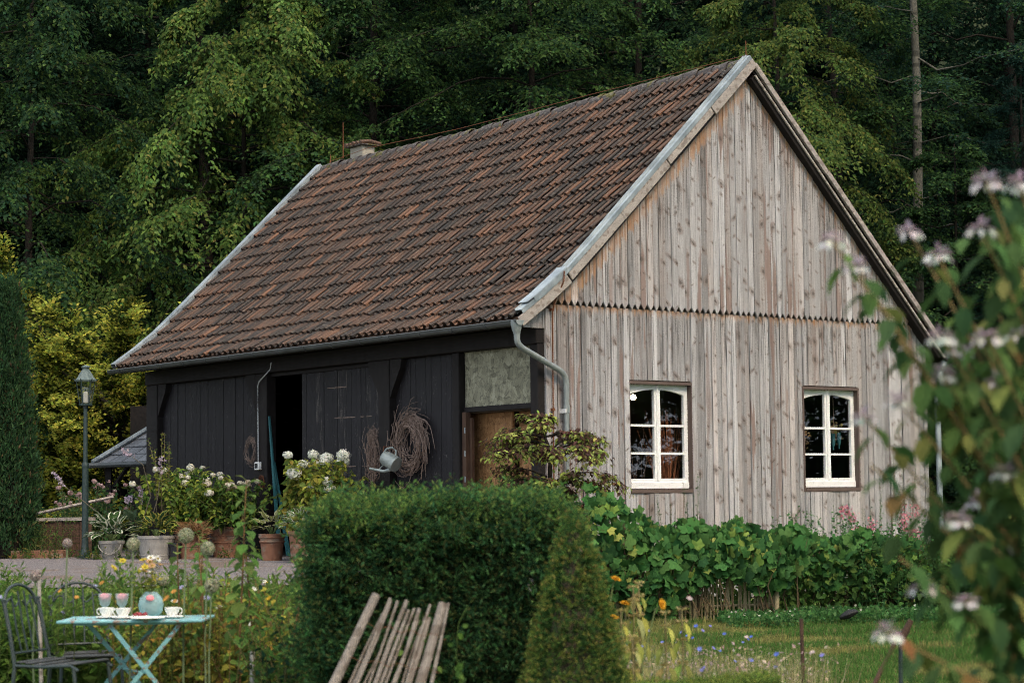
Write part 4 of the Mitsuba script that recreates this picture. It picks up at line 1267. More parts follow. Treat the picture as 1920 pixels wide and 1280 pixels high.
tell(key, 'tall dark green street lamp with a glass lantern at the left', 'street lamp')

# ------------------------------------------------------------------ the little shed behind, with a slate roof
key = new('shed')
A, Bq = np.array([-8.55, 42.6, 2.42]), np.array([-4.7, 42.6, 2.5])
Cq, D = np.array([-4.7, 44.8, 3.95]), np.array([-6.6, 44.8, 3.9])
r = np.random.default_rng(8)
sl, k = [], 0
VV, FF, UU = [], [], []
for i in range(9):
    t0, t1 = i / 9, (i + 1) / 9 + .05
    L0, R0, L1, R1 = A + (D - A) * t0, Bq + (Cq - Bq) * t0, A + (D - A) * t1, Bq + (Cq - Bq) * t1
    nn = max(2, int((R0 - L0)[0] / .26))
    for j in range(nn):
        s0, s1 = (j + .03) / nn, (j + .97) / nn
        nv = np.array([0, -.55, .83])
        q = [L0 + (R0 - L0) * s0 + nv * .05, L0 + (R0 - L0) * s1 + nv * .05, L1 + (R1 - L1) * s1 + nv * .022, L1 + (R1 - L1) * s0 + nv * .022]
        q = np.array(q + [x - nv * .02 for x in q]) + r.normal(0, .004, (1, 3))
        VV.append(q)
        FF.append(np.array([[0, 1, 2], [0, 2, 3], [0, 4, 5], [0, 5, 1], [1, 5, 6], [1, 6, 2], [0, 3, 7], [0, 7, 4]]) + 8 * len(FF))
        UU.append(np.stack([np.full(8, r.integers(1, 999) + .5), q[:, 2]], 1))
scene[key + '__slates'] = mikit.ply((np.vstack(VV), np.vstack(FF)), 'slate_mat', uv=np.vstack(UU))
tell(key + '__slates', kind='stuff')
scene[key + '__roof'] = mikit.ply((np.array([A, Bq, Cq, D]) - [0, 0, .02], np.array([[0, 1, 2], [0, 2, 3]])), 'black_beam_mat')
scene[key + '__verge_flashing'] = mikit.ply(tube([A + [-.03, -.1, .05], D + [0, 0, .08]], .05, 6), 'zinc_mat')
scene[key + '__gutter'] = mikit.ply(tube([A + [-.15, -.1, -.02], Bq + [0, -.1, -.02]], .055, 8), 'slate_mat', uv=None) if False else mikit.ply(tube([A + [-.15, -.1, -.02], Bq + [0, -.1, -.02]], .055, 8), 'gutter_mat')
for x in (-8.3, -7.35, -6.2):
    scene[new(key + '__post')] = mikit.ply(box(x - .06, x + .06, 42.7, 42.82, .6, 2.42), 'black_beam_mat')
scene[key + '__wall'] = mikit.ply(cat(box(-8.2, -4.8, 44.6, 44.7, .6, 3.7), box(-7.3, -4.8, 42.84, 42.9, .6, 2.4)), 'black_beam_mat')
scene[key + '__brace'] = mikit.ply(tube([[-8.28, 42.75, 1.85], [-7.9, 42.75, 2.38]], .045, 4), 'black_beam_mat')
tell(key, 'small dark shed with slate roof behind the left end of the barn', 'shed')

key = new('cold_frame')
for x in (-9.2, -8.35, -7.9):
    scene[new(key + '__post')] = mikit.ply(box(x - .06, x + .06, 38.3, 38.42, .6, 1.32), 'brown_wood_mat')
scene[key + '__top_rail'] = mikit.ply(cat(box(-9.3, -7.7, 38.27, 38.45, 1.323, 1.38), tube([[-9.2, 38.4, 1.37], [-7.6, 39.6, 1.75]], .03, 4)), 'oldwood_mat')
for i in range(5):
    scene[new(key + '__board')] = mikit.ply(box(-9.14, -7.75, 38.33, 38.36, .66 + i * .13, .66 + i * .13 + .12), 'brown_wood_mat')
tell(key, 'low dark wooden frame beside the foot of the street lamp', 'garden frame')
key = new('flower_trough')
scene[key + '__body'] = mikit.ply(cat(box(-9.1, -8.15, 37.75, 38.05, YARD + .0, YARD + .16, .01)), 'terracotta_mat')
scene[key + '__soil'] = mikit.ply(box(-9.07, -8.18, 37.78, 38.02, YARD + .161, YARD + .17), 'soil_mat')
tell(key, 'low terracotta trough at the left edge of the yard', 'trough')

# ------------------------------------------------------------------ pots in the yard
def pot(name, label, x, y, r0, r1, h, m_, rings=(), z=YARD, group=None, n=26, cat_='pot'):
    key = new(name)
    pr = [(0, 0), (r0, 0)]
    for t in (.25, .5, .75):
        pr.append((r0 + (r1 - r0) * t, h * t))
    pr += [(r1, h - .05), (r1 + .012, h - .045), (r1 + .014, h), (r1 - .012, h), (r1 - .016, h - .04), (0, h - .04)]
    scene[key] = mikit.ply(lathe(pr, n, (x, y, z)), m_, smooth=40)
    scene[key + '__soil'] = mikit.ply(lathe([(0, h - .035), (r1 - .014, h - .035)], n, (x, y, z)), 'soil_mat')
    for i, (t, w_) in enumerate(rings):
        rr_ = r0 + (r1 - r0) * t
        a = np.arange(25) * 2 * np.pi / 24
        scene[new(key + '__band')] = mikit.ply(tube(np.stack([x + rr_ * np.cos(a), y + rr_ * np.sin(a), np.full(25, z + h * t)], 1), w_, 6, False), m_, smooth=True)
    return tell(key, label, cat_, group)


key = pot('zinc_bowl', 'round grey zinc bowl with white edged hosta beside the lamp', -7.05, 36.6, .15, .215, .34, 'galvanised_mat', cat_='bowl')
a = np.linspace(.15, math.pi - .15, 12)
scene[key + '__handle'] = mikit.ply(tube(np.stack([-7.05 + .2 * np.cos(a), np.full(12, 36.6 - .2), YARD + .31 - .2 * np.sin(a)], 1), .01, 5), 'galvanised_mat', smooth=True)
pot('zinc_tub', 'wide light grey tub with a hosta of yellow edged leaves', -6.22, 36.35, .27, .325, .42, 'galvanised_mat', [(.2, .008)], cat_='tub')
pot('terracotta_pot', 'terracotta pot with brown dried grass in front of the left hydrangea', -5.62, 36.3, .18, .235, .42, 'terracotta_mat', [(.55, .014)])
pot('terracotta_pot', 'large banded terracotta pot under the white flowers at the left', -5.1, 37.0, .22, .28, .56, 'terracotta_mat', [(.5, .016), (.72, .014)])
pot('terracotta_pot', 'big terracotta pot under the rounded bush of white flowers', -5.75, 37.2, .25, .3, .5, 'terracotta_mat', [(.6, .014)])
pot('black_bucket', 'small black bucket between the grey tub and the terracotta pot', -5.86, 36.15, .085, .1, .3, 'black_plastic_mat', cat_='bucket')
pot('terracotta_pot', 'narrow ringed terracotta pot with yellow green hosta right of the dark post', -4.02, 34.7, .16, .21, .46, 'terracotta_mat', [(.72, .022), (.88, .022)])
pot('terracotta_pot', 'smooth pinkish terracotta pot close to the hedge', -3.3, 33.2, .24, .28, .52, 'terracotta_mat')
pot('terracotta_pot', 'deep terracotta pot carrying the hydrangea with large white balls', -3.12, 34.3, .26, .33, .55, 'terracotta_mat', [(.8, .016)])

HOSTA = np.array([[0, 0, 0], [-.16, .16, .06], [-.27, .42, .07], [-.2, .72, .02], [0, 1, -.14], [.2, .72, .02], [.27, .42, .07], [.16, .16, .06], [0, .3, .02], [0, .68, -.02],
                  [-.19, .42, .055], [.19, .42, .055], [-.12, .74, .01], [.12, .74, .01], [-.1, .2, .045], [.1, .2, .045]])
HF_IN = np.array([[0, 8, 14], [14, 8, 10], [8, 9, 10], [10, 9, 12], [12, 9, 4], [0, 15, 8], [15, 11, 8], [8, 11, 9], [11, 13, 9], [13, 4, 9]])
HF_OUT = np.array([[0, 14, 1], [1, 14, 10], [1, 10, 2], [2, 10, 12], [2, 12, 3], [3, 12, 4], [0, 7, 15], [7, 11, 15], [7, 6, 11], [6, 13, 11], [6, 5, 13], [5, 4, 13]])


def hosta(name, label, x, y, z, n, size, inner, edge, seed, reach=.3, spikes=0, spike_h=.7, spike_lean=0.0):
    r = np.random.default_rng(seed)
    key = new(name)
    for i in range(n):
        az = r.uniform(0, 6.28)
        t = (i + .5) / n
        rad = .03 + .1 * r.uniform()
        out = np.array([math.cos(az), math.sin(az), 0])
        el = .95 - 1.15 * t + r.normal(0, .15)
        ax = unit(out * math.cos(el) + UP * math.sin(el))[None]
        pos = np.array([[x, y, z + .02]]) + out * (rad + reach * t * .8) + UP * (.24 * (1 - t) + .06)
        nr = (UP * math.cos(el) - out * math.sin(el))[None] + r.normal(0, .2, (1, 3))
        s = size * r.uniform(.75, 1.15)
        Vo, Fo, Co = scatter((HOSTA, HF_OUT), pos, ax, nr, s, np.array([edge]) * r.uniform(.85, 1.05))
        Vi, Fi, Ci = scatter((HOSTA * [.72, .94, 1] + [0, .03, .004], HF_IN), pos, ax, nr, s, np.array([inner]) * r.uniform(.75, 1.2))
        m = join([(Vo, Fo, Co), (Vi, Fi, Ci)])
        scene[new(key + '__leaf')] = mikit.ply(m[:2], 'waxy_leaf_mat', color=m[2])
    st = []
    for i in range(n):
        az = r.uniform(0, 6.28)
        st.append(tube([[x, y, z - .03], [x + .1 * math.cos(az), y + .1 * math.sin(az), z + .12]], .006, 4, False))
    m = tint(cat(*st), (.1, .14, .05))
    scene[key + '__stems'] = mikit.ply(m[:2], 'solid_vc_mat', color=m[2])
    for i in range(spikes):
        a = r.uniform(-.12, .12)
        h = spike_h * r.uniform(.85, 1.1)
        p = np.array([[x + a * .4, y + r.uniform(-.06, .06), z], [x + a + spike_lean * .35, y, z + h * .6], [x + a * 1.2 + spike_lean, y, z + h]])
        m = [tint(tube(p, .005, 4, False), (.12, .14, .08))]
        for q in range(12):
            t = .0 + .42 * q / 12
            c = p[2] * (1 - t) + p[1] * t
            az = q * 2.4
            m.append(blossom(r, c + [.02 * math.cos(az), .02 * math.sin(az), 0], [math.cos(az), math.sin(az), -.4], .035, 4, (.5, .42, .52), 1.0, .8))
        m = join(m)
        scene[new(key + '__flower_spike')] = mikit.ply(m[:2], 'leaf_mat', color=m[2])
    return tell(key, label, 'plant')


hosta('hosta', 'hosta with broad white leaf edges in the zinc bowl', -7.05, 36.6, YARD + .33, 52, .3, (.045, .09, .03), (.62, .64, .5), 1, .3)
hosta('hosta', 'blue green hosta with upright lilac flower spikes behind the white edged one', -6.72, 36.95, YARD + .42, 30, .26, (.08, .125, .07), (.09, .135, .075), 2, .3, 5, .75)
hosta('hosta', 'hosta with yellowing leaf edges in the wide grey tub', -6.22, 36.35, YARD + .4, 34, .22, (.035, .075, .03), (.42, .38, .09), 3, .3)
hosta('hosta', 'pale yellow green hosta in the narrow ringed pot', -4.02, 34.7, YARD + .45, 34, .2, (.28, .3, .1), (.5, .5, .3), 4, .22)
hosta('hosta', 'white streaked hosta in the pinkish pot close to the hedge', -3.4, 33.2, YARD + .5, 26, .17, (.14, .19, .06), (.62, .64, .55), 5, .2)
key = new('leaning_flower_stalk')
for i, (pts, lab) in enumerate([([[-6.9, 36.8, 1.1], [-7.35, 36.7, 1.5], [-7.85, 36.6, 1.92], [-8.05, 36.6, 2.15]], 'long flower stalk leaning left across the lamp post'),
                                ([[-6.6, 36.9, 1.2], [-6.4, 36.8, 1.75], [-6.52, 36.7, 2.3], [-6.85, 36.7, 2.55]], 'long flower stalk bending up and left before the shed roof'),
                                ([[-6.45, 36.9, 1.2], [-6.28, 36.8, 1.7], [-6.2, 36.8, 2.42]], 'straight flower stalk before the dark corner of the barn')]):
    key = new('leaning_flower_stalk') if i else key
    r = np.random.default_rng(60 + i)
    p = np.array(pts)
    m = [tint(tube(p, [.012, .009, .007, .005][:len(p)], 5), (.19, .17, .13))]
    for q in range(16):
        t = q / 16 * (.9 if i == 0 else .35)
        c = p[-1] * (1 - t) + p[-2] * t + r.normal(0, .025, 3)
        m.append(blossom(r, c, r.normal(0, 1, 3), .05, 4, (.48, .4, .46), 1.0, .8))
    m = join(m)
    scene[key] = mikit.ply(m[:2], 'leaf_mat', color=m[2])
    tell(key, lab, 'flower stalk')

# potted bushes of white flowers
def flower_bush(name, label, x, y, z, h, spread, ns, nlf, leaf, pal, heads, hr, hcol, seed, lean=.28, cat_='flowering bush', hn=90, hsz=.4, sq=1.0):
    r = np.random.default_rng(seed)
    S, st, lv = herb(r, x, y, z, ns, h, spread, leaf, nlf, pal, None, LEAF6, .0, .5, .12, (.1, .09, .05), lean, .008, None, .3)
    fl = []
    for q in range(heads):
        if q < len(S):
            c = S[q][-1] * 1.0 if q % 3 else S[q][3] + r.normal(0, .12, 3)
        else:
            c = S[r.integers(len(S))][r.integers(2, 5)] + r.normal(0, .13, 3)
        fl.append(ball(r, c + [0, -.03, .02], hr * r.uniform(.6, 1.15), hn, hcol, hsz, sq))
    return put_plant(name, label, cat_, st, lv, fl, fname='flower_head')


WHITE = [(.74, .76, .7), (.7, .73, .64), (.78, .79, .76)]
flower_bush('white_flower_bush', 'rounded green bush dotted with white flowers left on the dark wall', -5.75, 37.2, YARD + .42, 1.12, .85, 64, 46, .135, LIME[:3] + GREEN[:1], 22, .075, [(.7, .71, .62), (.62, .58, .46), (.76, .76, .7)], 3, .42, hn=70, hsz=.7)
flower_bush('white_flower_bush', 'lower bush of creamy white flowers right of the rounded one', -5.0, 37.0, YARD + .5, .78, .65, 48, 40, .12, GREEN + LIME[:1], 15, .075, [(.7, .68, .58), (.6, .52, .4)], 4, .42, hn=70, hsz=.7)
flower_bush('hydrangea', 'hydrangea with large white flower balls beside the dark opening', -3.18, 34.2, YARD + .45, 1.22, .75, 56, 40, .15, LIME, 17, .115, WHITE, 7, .34, hn=230, hsz=.34)
S, st, lv = herb(np.random.default_rng(8), -6.1, 37.1, YARD + .6, 7, 1.75, .3, .09, 34, LIME, None, LEAF6, .6, .2, .3, (.12, .1, .06), .14, .009)
put_plant('tall_shoots', 'tall lime green leafy shoots rising above the rounded white flower bush', 'plant', st, lv)
flower_bush('pink_flower_bush', 'leafy bush with small pale pink flowers behind the street lamp', -8.25, 40.8, .6, 1.35, 1.1, 46, 34, .12, [(.045, .1, .04), (.06, .125, .045), (.08, .12, .04)], 40, .05, [(.5, .36, .36), (.42, .27, .27), (.6, .5, .48)], 9, .45, hn=26, hsz=.9)
r = np.random.default_rng(12)
n = 420
az, el = r.uniform(0, 6.28, n), r.uniform(-.1, .7, n)
ax = np.stack([np.cos(az) * np.cos(el), np.sin(az) * np.cos(el), np.sin(el)], 1)
m = scatter(NEEDLE, np.array([[-5.55, 36.2, YARD + .45]]) + r.normal(0, .05, (n, 3)), ax, r.normal(0, 1, (n, 3)), r.uniform(.2, .36, n), pick(r, n, [(.3, .18, .09), (.38, .25, .14), (.24, .13, .07)]), .6)
key = new('dried_grass')
scene[key] = mikit.ply(m[:2], 'leaf_mat', color=m[2])
tell(key, 'orange brown tuft of dried grass in a terracotta pot', 'plant')
# low greenery at the foot of the pots
r = np.random.default_rng(14)
ps = []
for x, y in [(-7.5, 36.9), (-7.3, 36.5), (-6.75, 36.3), (-6.5, 36.2), (-8.2, 37.2), (-8.7, 37.3), (-4.9, 36.3), (-4.6, 35.9), (-8.9, 37.6), (-4.3, 35.1), (-2.8, 33.4)]:
    S, st, lv = herb(r, x, y, YARD, 10, .22, .4, .06, 10, GREEN + [(.2, .18, .04)], None, LEAF2, .5, .2, .1, lean=.5)
    ps += [st, lv]
m = join(ps)
key = new('ground_cover')
scene[key] = mikit.ply(m[:2], 'leaf_mat', color=m[2])
tell(key, 'low weeds along the foot of the pots', 'weeds', kind='stuff')
# trailing plants in the trough and by the frame
for i, (x, y, z, h, sp, lab) in enumerate([(-8.6, 37.9, YARD + .15, .5, .7, 'grassy plant growing in the low trough'), (-8.4, 38.7, YARD, 1.0, .9, 'wild green stems before the low wooden frame')]):
    S, st, lv = herb(np.random.default_rng(80 + i), x, y, z, 40, h, sp, .11, 14, GREEN + [(.16, .15, .05)], None, NEEDLE, 1.0, .2, .05, lean=.4)
    put_plant('grassy_plant', lab, 'plant', st, lv)

# ------------------------------------------------------------------ clipped yew hedge, cone, low hedge
def shoots(r, P, N, nsp, length, nlf, leaf, pal, pp=None, up=.45, rnd=.45, tip=None):
    """Small leafy shoots leaving a clipped surface at P along N."""
    n = len(P)
    d = unit(N + UP * up + r.normal(0, rnd, (n, 3)))
    L = length * r.uniform(.5, 1.3, n)
    t = np.linspace(-.45, 1, nlf)
    Q = P[:, None] + d[:, None] * (L[:, None] * t)[..., None]
    s = unit(np.cross(d, r.normal(0, 1, (n, 3))))
    sg = np.where(np.arange(nlf) % 2 == 0, 1, -1)
    ax = d[:, None] * .8 + s[:, None] * sg[None, :, None] + r.normal(0, .2, (n, nlf, 3))
    col = pick(r, n * nlf, pal, pp, .15) * np.repeat(np.exp(r.normal(0, .2, (n, 1))), nlf, 0)
    if tip is not None:
        on = (np.broadcast_to(t, (n, nlf)) > r.uniform(.15, 1.3, (n, 1))).reshape(-1)
        col[on] = pick(r, on.sum(), tip, None, .2)
    return scatter(NEEDLE, Q.reshape(-1, 3), ax.reshape(-1, 3), r.normal(0, 1, (n * nlf, 3)), leaf * r.uniform(.7, 1.2, n * nlf), col, 1.7)


import meshkit
YEW = [(.028, .076, .032), (.044, .102, .038), (.018, .05, .025), (.07, .085, .03)]
YEWTIP = [(.1, .185, .046), (.15, .22, .056), (.075, .145, .04)]


def box_surface(r, x0, x1, y0, y1, z0, z1, n, wob, freq=1.6, seed=1):
    ax_, ay, at = (y1 - y0) * (z1 - z0), (x1 - x0) * (z1 - z0), (x1 - x0) * (y1 - y0)
    pr = np.array([ax_, ax_, ay, ay * .5, at * 1.6])
    f = r.choice(5, n, p=pr / pr.sum())
    u, v = r.uniform(0, 1, n), r.uniform(0, 1, n)
    P = np.zeros((n, 3))
    N = np.zeros((n, 3))
    for k, (cx_, nx) in enumerate(((x0, -1), (x1, 1))):
        m = f == k
        P[m] = np.stack([np.full(m.sum(), cx_), y0 + (y1 - y0) * u[m], z0 + (z1 - z0) * v[m]], 1)
        N[m] = [nx, 0, 0]
    for k, (cy_, ny) in enumerate(((y0, -1), (y1, 1))):
        m = f == k + 2
        P[m] = np.stack([x0 + (x1 - x0) * u[m], np.full(m.sum(), cy_), z0 + (z1 - z0) * v[m]], 1)
        N[m] = [0, ny, 0]
    m = f == 4
    P[m] = np.stack([x0 + (x1 - x0) * u[m], y0 + (y1 - y0) * v[m], np.full(m.sum(), z1)], 1)
    N[m] = [0, 0, 1]
    # soften the edges and let the clipped face billow
    c = np.array([(x0 + x1) / 2, (y0 + y1) / 2, (z0 + z1) / 2])
    h = np.array([x1 - x0, y1 - y0, z1 - z0]) / 2
    q = (P - c) / h
    q[:, 2] = np.where(q[:, 2] < 0, 0, q[:, 2])
    k = np.abs(q).max(1) / (np.sum(np.abs(q) ** 22, 1) ** (1 / 22))
    P = c + (P - c) * np.stack([k, k, np.where(P[:, 2] > c[2], k, 1)], 1)
    w = meshkit.fbm(P * freq * [1, 1, 1.7], 4, seed) - .5
    return P + N * (w * wob)[:, None] - N * (wob * .35 * r.uniform(0, 1, (n, 1))), N


r = np.random.default_rng(300)
HX0, HX1, HY0, HY1, HZ = -1.03, .27, 11.0, 12.0, 1.525
key = new('yew_hedge')
P, N = box_surface(r, HX0, HX1, HY0, HY1, 0.0, HZ, 12500, .3, 2.8)
a = shoots(r, P, N, 0, .11, 12, .036, YEW, None, .25, .5, None)
P, N = box_surface(r, HX0, HX1, HY0, HY1, HZ - .12, HZ + .01, 4200, .12)
P[:, 2] = np.maximum(P[:, 2], HZ - .1)
b = shoots(r, P, N, 0, .125, 13, .034, YEW, None, .9, .4, YEWTIP)
P, N = box_surface(r, HX0, HX1, HY0, HY1, 0.0, HZ, 5200, .36, 2.8)
c = shoots(r, P, N, 0, .15, 14, .036, YEW, None, .4, .45, [(.05, .125, .045), (.07, .15, .05)])
n = 700
P = np.stack([r.uniform(HX0 + .03, HX1 - .03, n), r.uniform(HY0 + .05, HY1 - .05, n), np.full(n, HZ - .04)], 1)
e_ = shoots(r, P, np.repeat([[0, 0, 1.]], n, 0), 0, .2, 16, .036, YEW, None, .8, .4, YEWTIP)
m = join([a, b, c, e_])
scene[key + '__foliage'] = mikit.ply(m[:2], 'leaf_mat', color=m[2])
core = box(HX0 + .2, HX1 - .2, HY0 + .21, HY1 - .2, 0, HZ - .2, .06)
scene[key + '__branches'] = mikit.ply(core, 'light_block_core_mat')  # solid box added inside the hedge to block light, not modelled branches
tell(key, 'tall clipped dark green yew hedge in the middle foreground', 'hedge')

key = new('topiary_cone')
CX, CY, CH, CR = .275, 9.62, 1.6, .385
n = 9000
t = 1 - np.sqrt(r.uniform(0, 1, n))
az = r.uniform(0, 6.28, n)
rad = CR * (1 - t) ** .88 * (1 + .1 * (r.uniform(0, 1, n) - .7))
P = np.stack([CX + rad * np.cos(az), CY + rad * np.sin(az), CH * t], 1)
N = unit(np.stack([np.cos(az), np.sin(az), np.full(n, .25)], 1))
CONE = [(.048, .108, .032), (.066, .13, .036), (.03, .066, .026), (.11, .085, .036)]
m = join([shoots(r, P, N, 0, .045, 10, .024, CONE, [.42, .32, .22, .04], .25, .4, [(.16, .2, .045), (.2, .18, .05), (.11, .16, .04)])])
scene[key + '__foliage'] = mikit.ply(m[:2], 'leaf_mat', color=m[2])
scene[key + '__branches'] = mikit.ply(lathe([(CR * .86, 0), (CR * .46, CH * .45), (.02, CH * .93), (0, CH * .93)], 18, (CX, CY, 0)), 'light_block_core_mat')  # solid inner cone added so light does not pass through the foliage
tell(key, 'yellowish green clipped yew cone standing before the hedge', 'topiary')

key = new('low_hedge')
P, N = box_surface(r, .42, 1.25, 9.85, 10.35, 0, .715, 5200, .1)
m = shoots(r, P, N, 0, .055, 10, .026, [(.08, .14, .034), (.11, .165, .04), (.055, .1, .028)], None, .5, .45, [(.2, .25, .05), (.16, .22, .05)])
scene[key + '__foliage'] = mikit.ply(m[:2], 'leaf_mat', color=m[2])
scene[key + '__branches'] = mikit.ply(box(.52, 1.15, 9.95, 10.25, 0, .6, .04), 'light_block_core_mat')  # solid core added to stop light inside the low hedge
tell(key, 'low clipped hedge at the bottom edge right of the cone', 'hedge')

# ------------------------------------------------------------------ the hurdle of poles leaning on the hedge
key = new('pole_hurdle')
r = np.random.default_rng(33)
n = 17
rad = [.027, .008, .014, .009, .008, .006, .013, .008, .01, .009, .008, .012, .007, .009, .015, .028, .01]
top0, top1 = np.array([-.71, 10.62, 1.16]), np.array([-.335, 10.62, 1.10])
bot0, bot1 = np.array([-1.235, 9.98, 0.0]), np.array([-.60, 9.98, 0.0])
xs = np.cumsum([0] + [(rad[i] + rad[i + 1]) * .95 for i in range(n - 1)])
xs = xs / xs[-1]
for i in range(n):
    t = xs[i]
    p1 = top0 + (top1 - top0) * t + [0, 0, r.uniform(-.11, .0) if 0 < i < n - 2 else 0]
    p0 = bot0 + (bot1 - bot0) * t
    d = p1 - p0
    s = np.linspace(0, 1, 7)
    p = p0 + d * s[:, None] + np.cumsum(r.normal(0, .007 if rad[i] < .025 else .003, (7, 3)), 0) - np.array([0, .02, 0]) * (rad[i] > .03)
    V, F = tube(p, rad[i] * (1.12 - .25 * s) * r.uniform(.9, 1.1, 7), 9)
    scene[new(key + '__pole')] = mikit.ply((V, F), 'pole_mat', smooth=50)
for z in (.84, 1.0):
    t = np.linspace(-.03, 1.05, 40)
    q = z / 1.13
    a_, b_ = bot0 + (top0 - bot0) * q, bot1 + (top1 - bot1) * q
    p = a_ + (b_ - a_) * t[:, None] + np.stack([0 * t, -.026 - .012 * np.sin(t * 55), .01 * np.sin(t * 23) - .015 * t], 1)
    scene[new(key + '__wire')] = mikit.ply(tube(p, .0013, 4), 'rust_mat', smooth=True)
tell(key, 'hurdle of weathered grey poles leaning against the hedge', 'fence panel')
# bindweed over the hurdle
r = np.random.default_rng(34)
ms = []
for i in range(5):
    p0 = np.array([-.62 + .07 * i, 10.43 + .0 * i, .55])
    p = p0 + np.cumsum(np.concatenate([[[0, 0, 0]], r.normal([.012, .045, .085], [.03, .01, .02], (6, 3))]), 0)
    ms.append(tint(tube(p, .003, 3), (.06, .1, .03)))
    q = p[r.integers(0, 6, 16)] + r.normal(0, .02, (16, 3)) + [0, -.03, 0]
    ms.append(scatter(LEAF6, q, r.normal(0, 1, (16, 3)) - UP * .4, r.normal(0, .4, (16, 3)) + [0, -1, .5], r.uniform(.03, .05, 16), pick(r, 16, GREEN), 1.3))
m = join(ms)
key = new('bindweed')
scene[key] = mikit.ply(m[:2], 'leaf_mat', color=m[2])
tell(key, 'small green creeper growing through the leaning pole hurdle', 'plant')

# ------------------------------------------------------------------ table, chairs and the tea things
TG = float(ground_z(-2.44, 13.5))
TZ = .905
key = new('garden_table')
scene[key + '__top'] = mikit.ply(box(-2.905, -1.975, 13.26, 13.8, TZ - .018, TZ, .005), 'turquoise_mat')
scene[key + '__apron'] = mikit.ply(cat(box(-2.8, -2.08, 13.3, 13.312, TZ - .03, TZ - .0185), box(-2.8, -2.08, 13.75, 13.762, TZ - .03, TZ - .0185)), 'turquoise_mat')


def bar(p, q, w, d):
    p, q = np.asarray(p, float), np.asarray(q, float)
    t = unit(q - p)
    s = unit(np.cross(t, [0, 1, 0]))
    V = np.array([e + s * a + np.array([0, 1, 0]) * b for e in (p, q) for a, b in ((-w, -d), (w, -d), (w, d), (-w, d))])
    F = np.array([[0, 1, 5], [0, 5, 4], [1, 2, 6], [1, 6, 5], [2, 3, 7], [2, 7, 6], [3, 0, 4], [3, 4, 7], [0, 2, 1], [0, 3, 2], [4, 5, 6], [4, 6, 7]])
    return V, F


for (xa, xb, y) in ((-2.575, -2.13, 13.32), (-2.80, -2.33, 13.7)):
    for k, (p, q) in enumerate((((xa, xb)), ((xb, xa)))):
        slope = (TZ - .03 - TG) / .75
        dx = (q - p) * 1.32
        scene[new(key + '__leg')] = mikit.ply(bar([p, y - .006 + .012 * k, TZ - .03], [p + dx, y - .006 + .012 * k, TG], .0135, .005), 'turquoise_mat')
scene[key + '__crossbar'] = mikit.ply(tube([[-2.575 + .22, 13.32, .57], [-2.80 + .24, 13.7, .57]], .007, 6), 'turquoise_mat')
tell(key, 'worn turquoise folding table with crossed legs', 'table')


def chair(label, x, y, rz, z):
    key = new('garden_chair')
    M = np.eye(4)
    c, s = math.cos(rz), math.sin(rz)
    M[:3, 0], M[:3, 1], M[:3, 3] = [c, s, 0], [-s, c, 0], [x, y, z]

    def put(name, m, m_, smooth=50):
        scene[new(key + '__' + name)] = mikit.ply(xf(m, M), m_, smooth=smooth)
    # the chair looks along its own +x; the back is at x = -.2
    for i in range(7):
        xx = -.19 + i * .062
        zz = .47 + .012 * math.cos(i * .9)
        put('slat', box(xx, xx + .048, -.2, .2, zz - .012, zz, .004), 'slat_mat', False)
    for sg in (-1, 1):
        put('seat_rail', tube([[-.2, sg * .2, .455], [.0, sg * .205, .45], [.2, sg * .2, .46], [.25, sg * .2, .43]], .011, 6), 'iron_mat')
    for sg in (-1, 1):
        put('leg', tube([[.22, sg * .2, .45], [.25, sg * .21, .22], [.3, sg * .215, 0]], .012, 6), 'iron_mat')
        put('leg', tube([[-.29, sg * .19, .845], [-.25, sg * .19, .68], [-.2, sg * .2, .46], [-.22, sg * .205, .22], [-.3, sg * .21, 0]], .013, 6), 'iron_mat')
        put('knob', lathe([(0, 0), (.016, .005), (.016, .02), (0, .025)], 8, (-.29, sg * .19, .84)), 'iron_mat')
    a = np.linspace(0, math.pi, 13)
    put('back_arch', tube(np.stack([-.29 - .03 * np.sin(a), .175 * np.cos(a), .82 + .125 * np.sin(a)], 1), .0105, 6), 'iron_mat')
    put('back_rail', tube([[-.215, -.195, .53], [-.215, .195, .53]], .008, 6), 'iron_mat')
    for yy in (-.1, -.033, .033, .1):
        top = .81 + .1 * math.cos(yy * 8)
        put('back_rod', tube([[-.215, yy, .53], [-.25, yy * 1.1, .68], [-.295, yy, top]], .006, 5), 'iron_mat')
    for sg in (-1, 1):
        s_ = np.linspace(0, 1, 12)
        put('scroll', tube(np.stack([-.292 + 0 * s_, sg * (.17 - .15 * s_), .815 + .035 * np.sin(s_ * 6.0) + .04 * s_], 1), .006, 5), 'iron_mat')
    return tell(key, label, 'chair')


chair('dark green iron garden chair at the left edge seen from the side', -2.84, 13.1, math.radians(-20), TG + .045)
chair('dark green iron garden chair behind the table with an arched back', -2.93, 14.3, math.radians(-68), float(ground_z(-2.9, 14.4)))


def cup(label, x, y, s=1.0, rz=0):
    key = new('tea_cup')
    scene[key + '__bowl'] = mikit.ply(lathe([(0, .004), (.024, .004), (.026, .0), (.028, .006), (.043, .03), (.05, .056), (.047, .056), (.04, .03), (.024, .012), (0, .012)], 18, (x, y, TZ + .013)), 'china_mat', smooth=45)
    a = np.linspace(-1.4, 1.4, 8)
    scene[key + '__handle'] = mikit.ply(tube(np.stack([x + math.cos(rz) * (.043 + .02 * np.cos(a)), y + math.sin(rz) * (.043 + .02 * np.cos(a)), TZ + .013 + .033 + .02 * np.sin(a)], 1), .004, 5), 'china_mat', smooth=True)
    tell(key, label, 'cup')


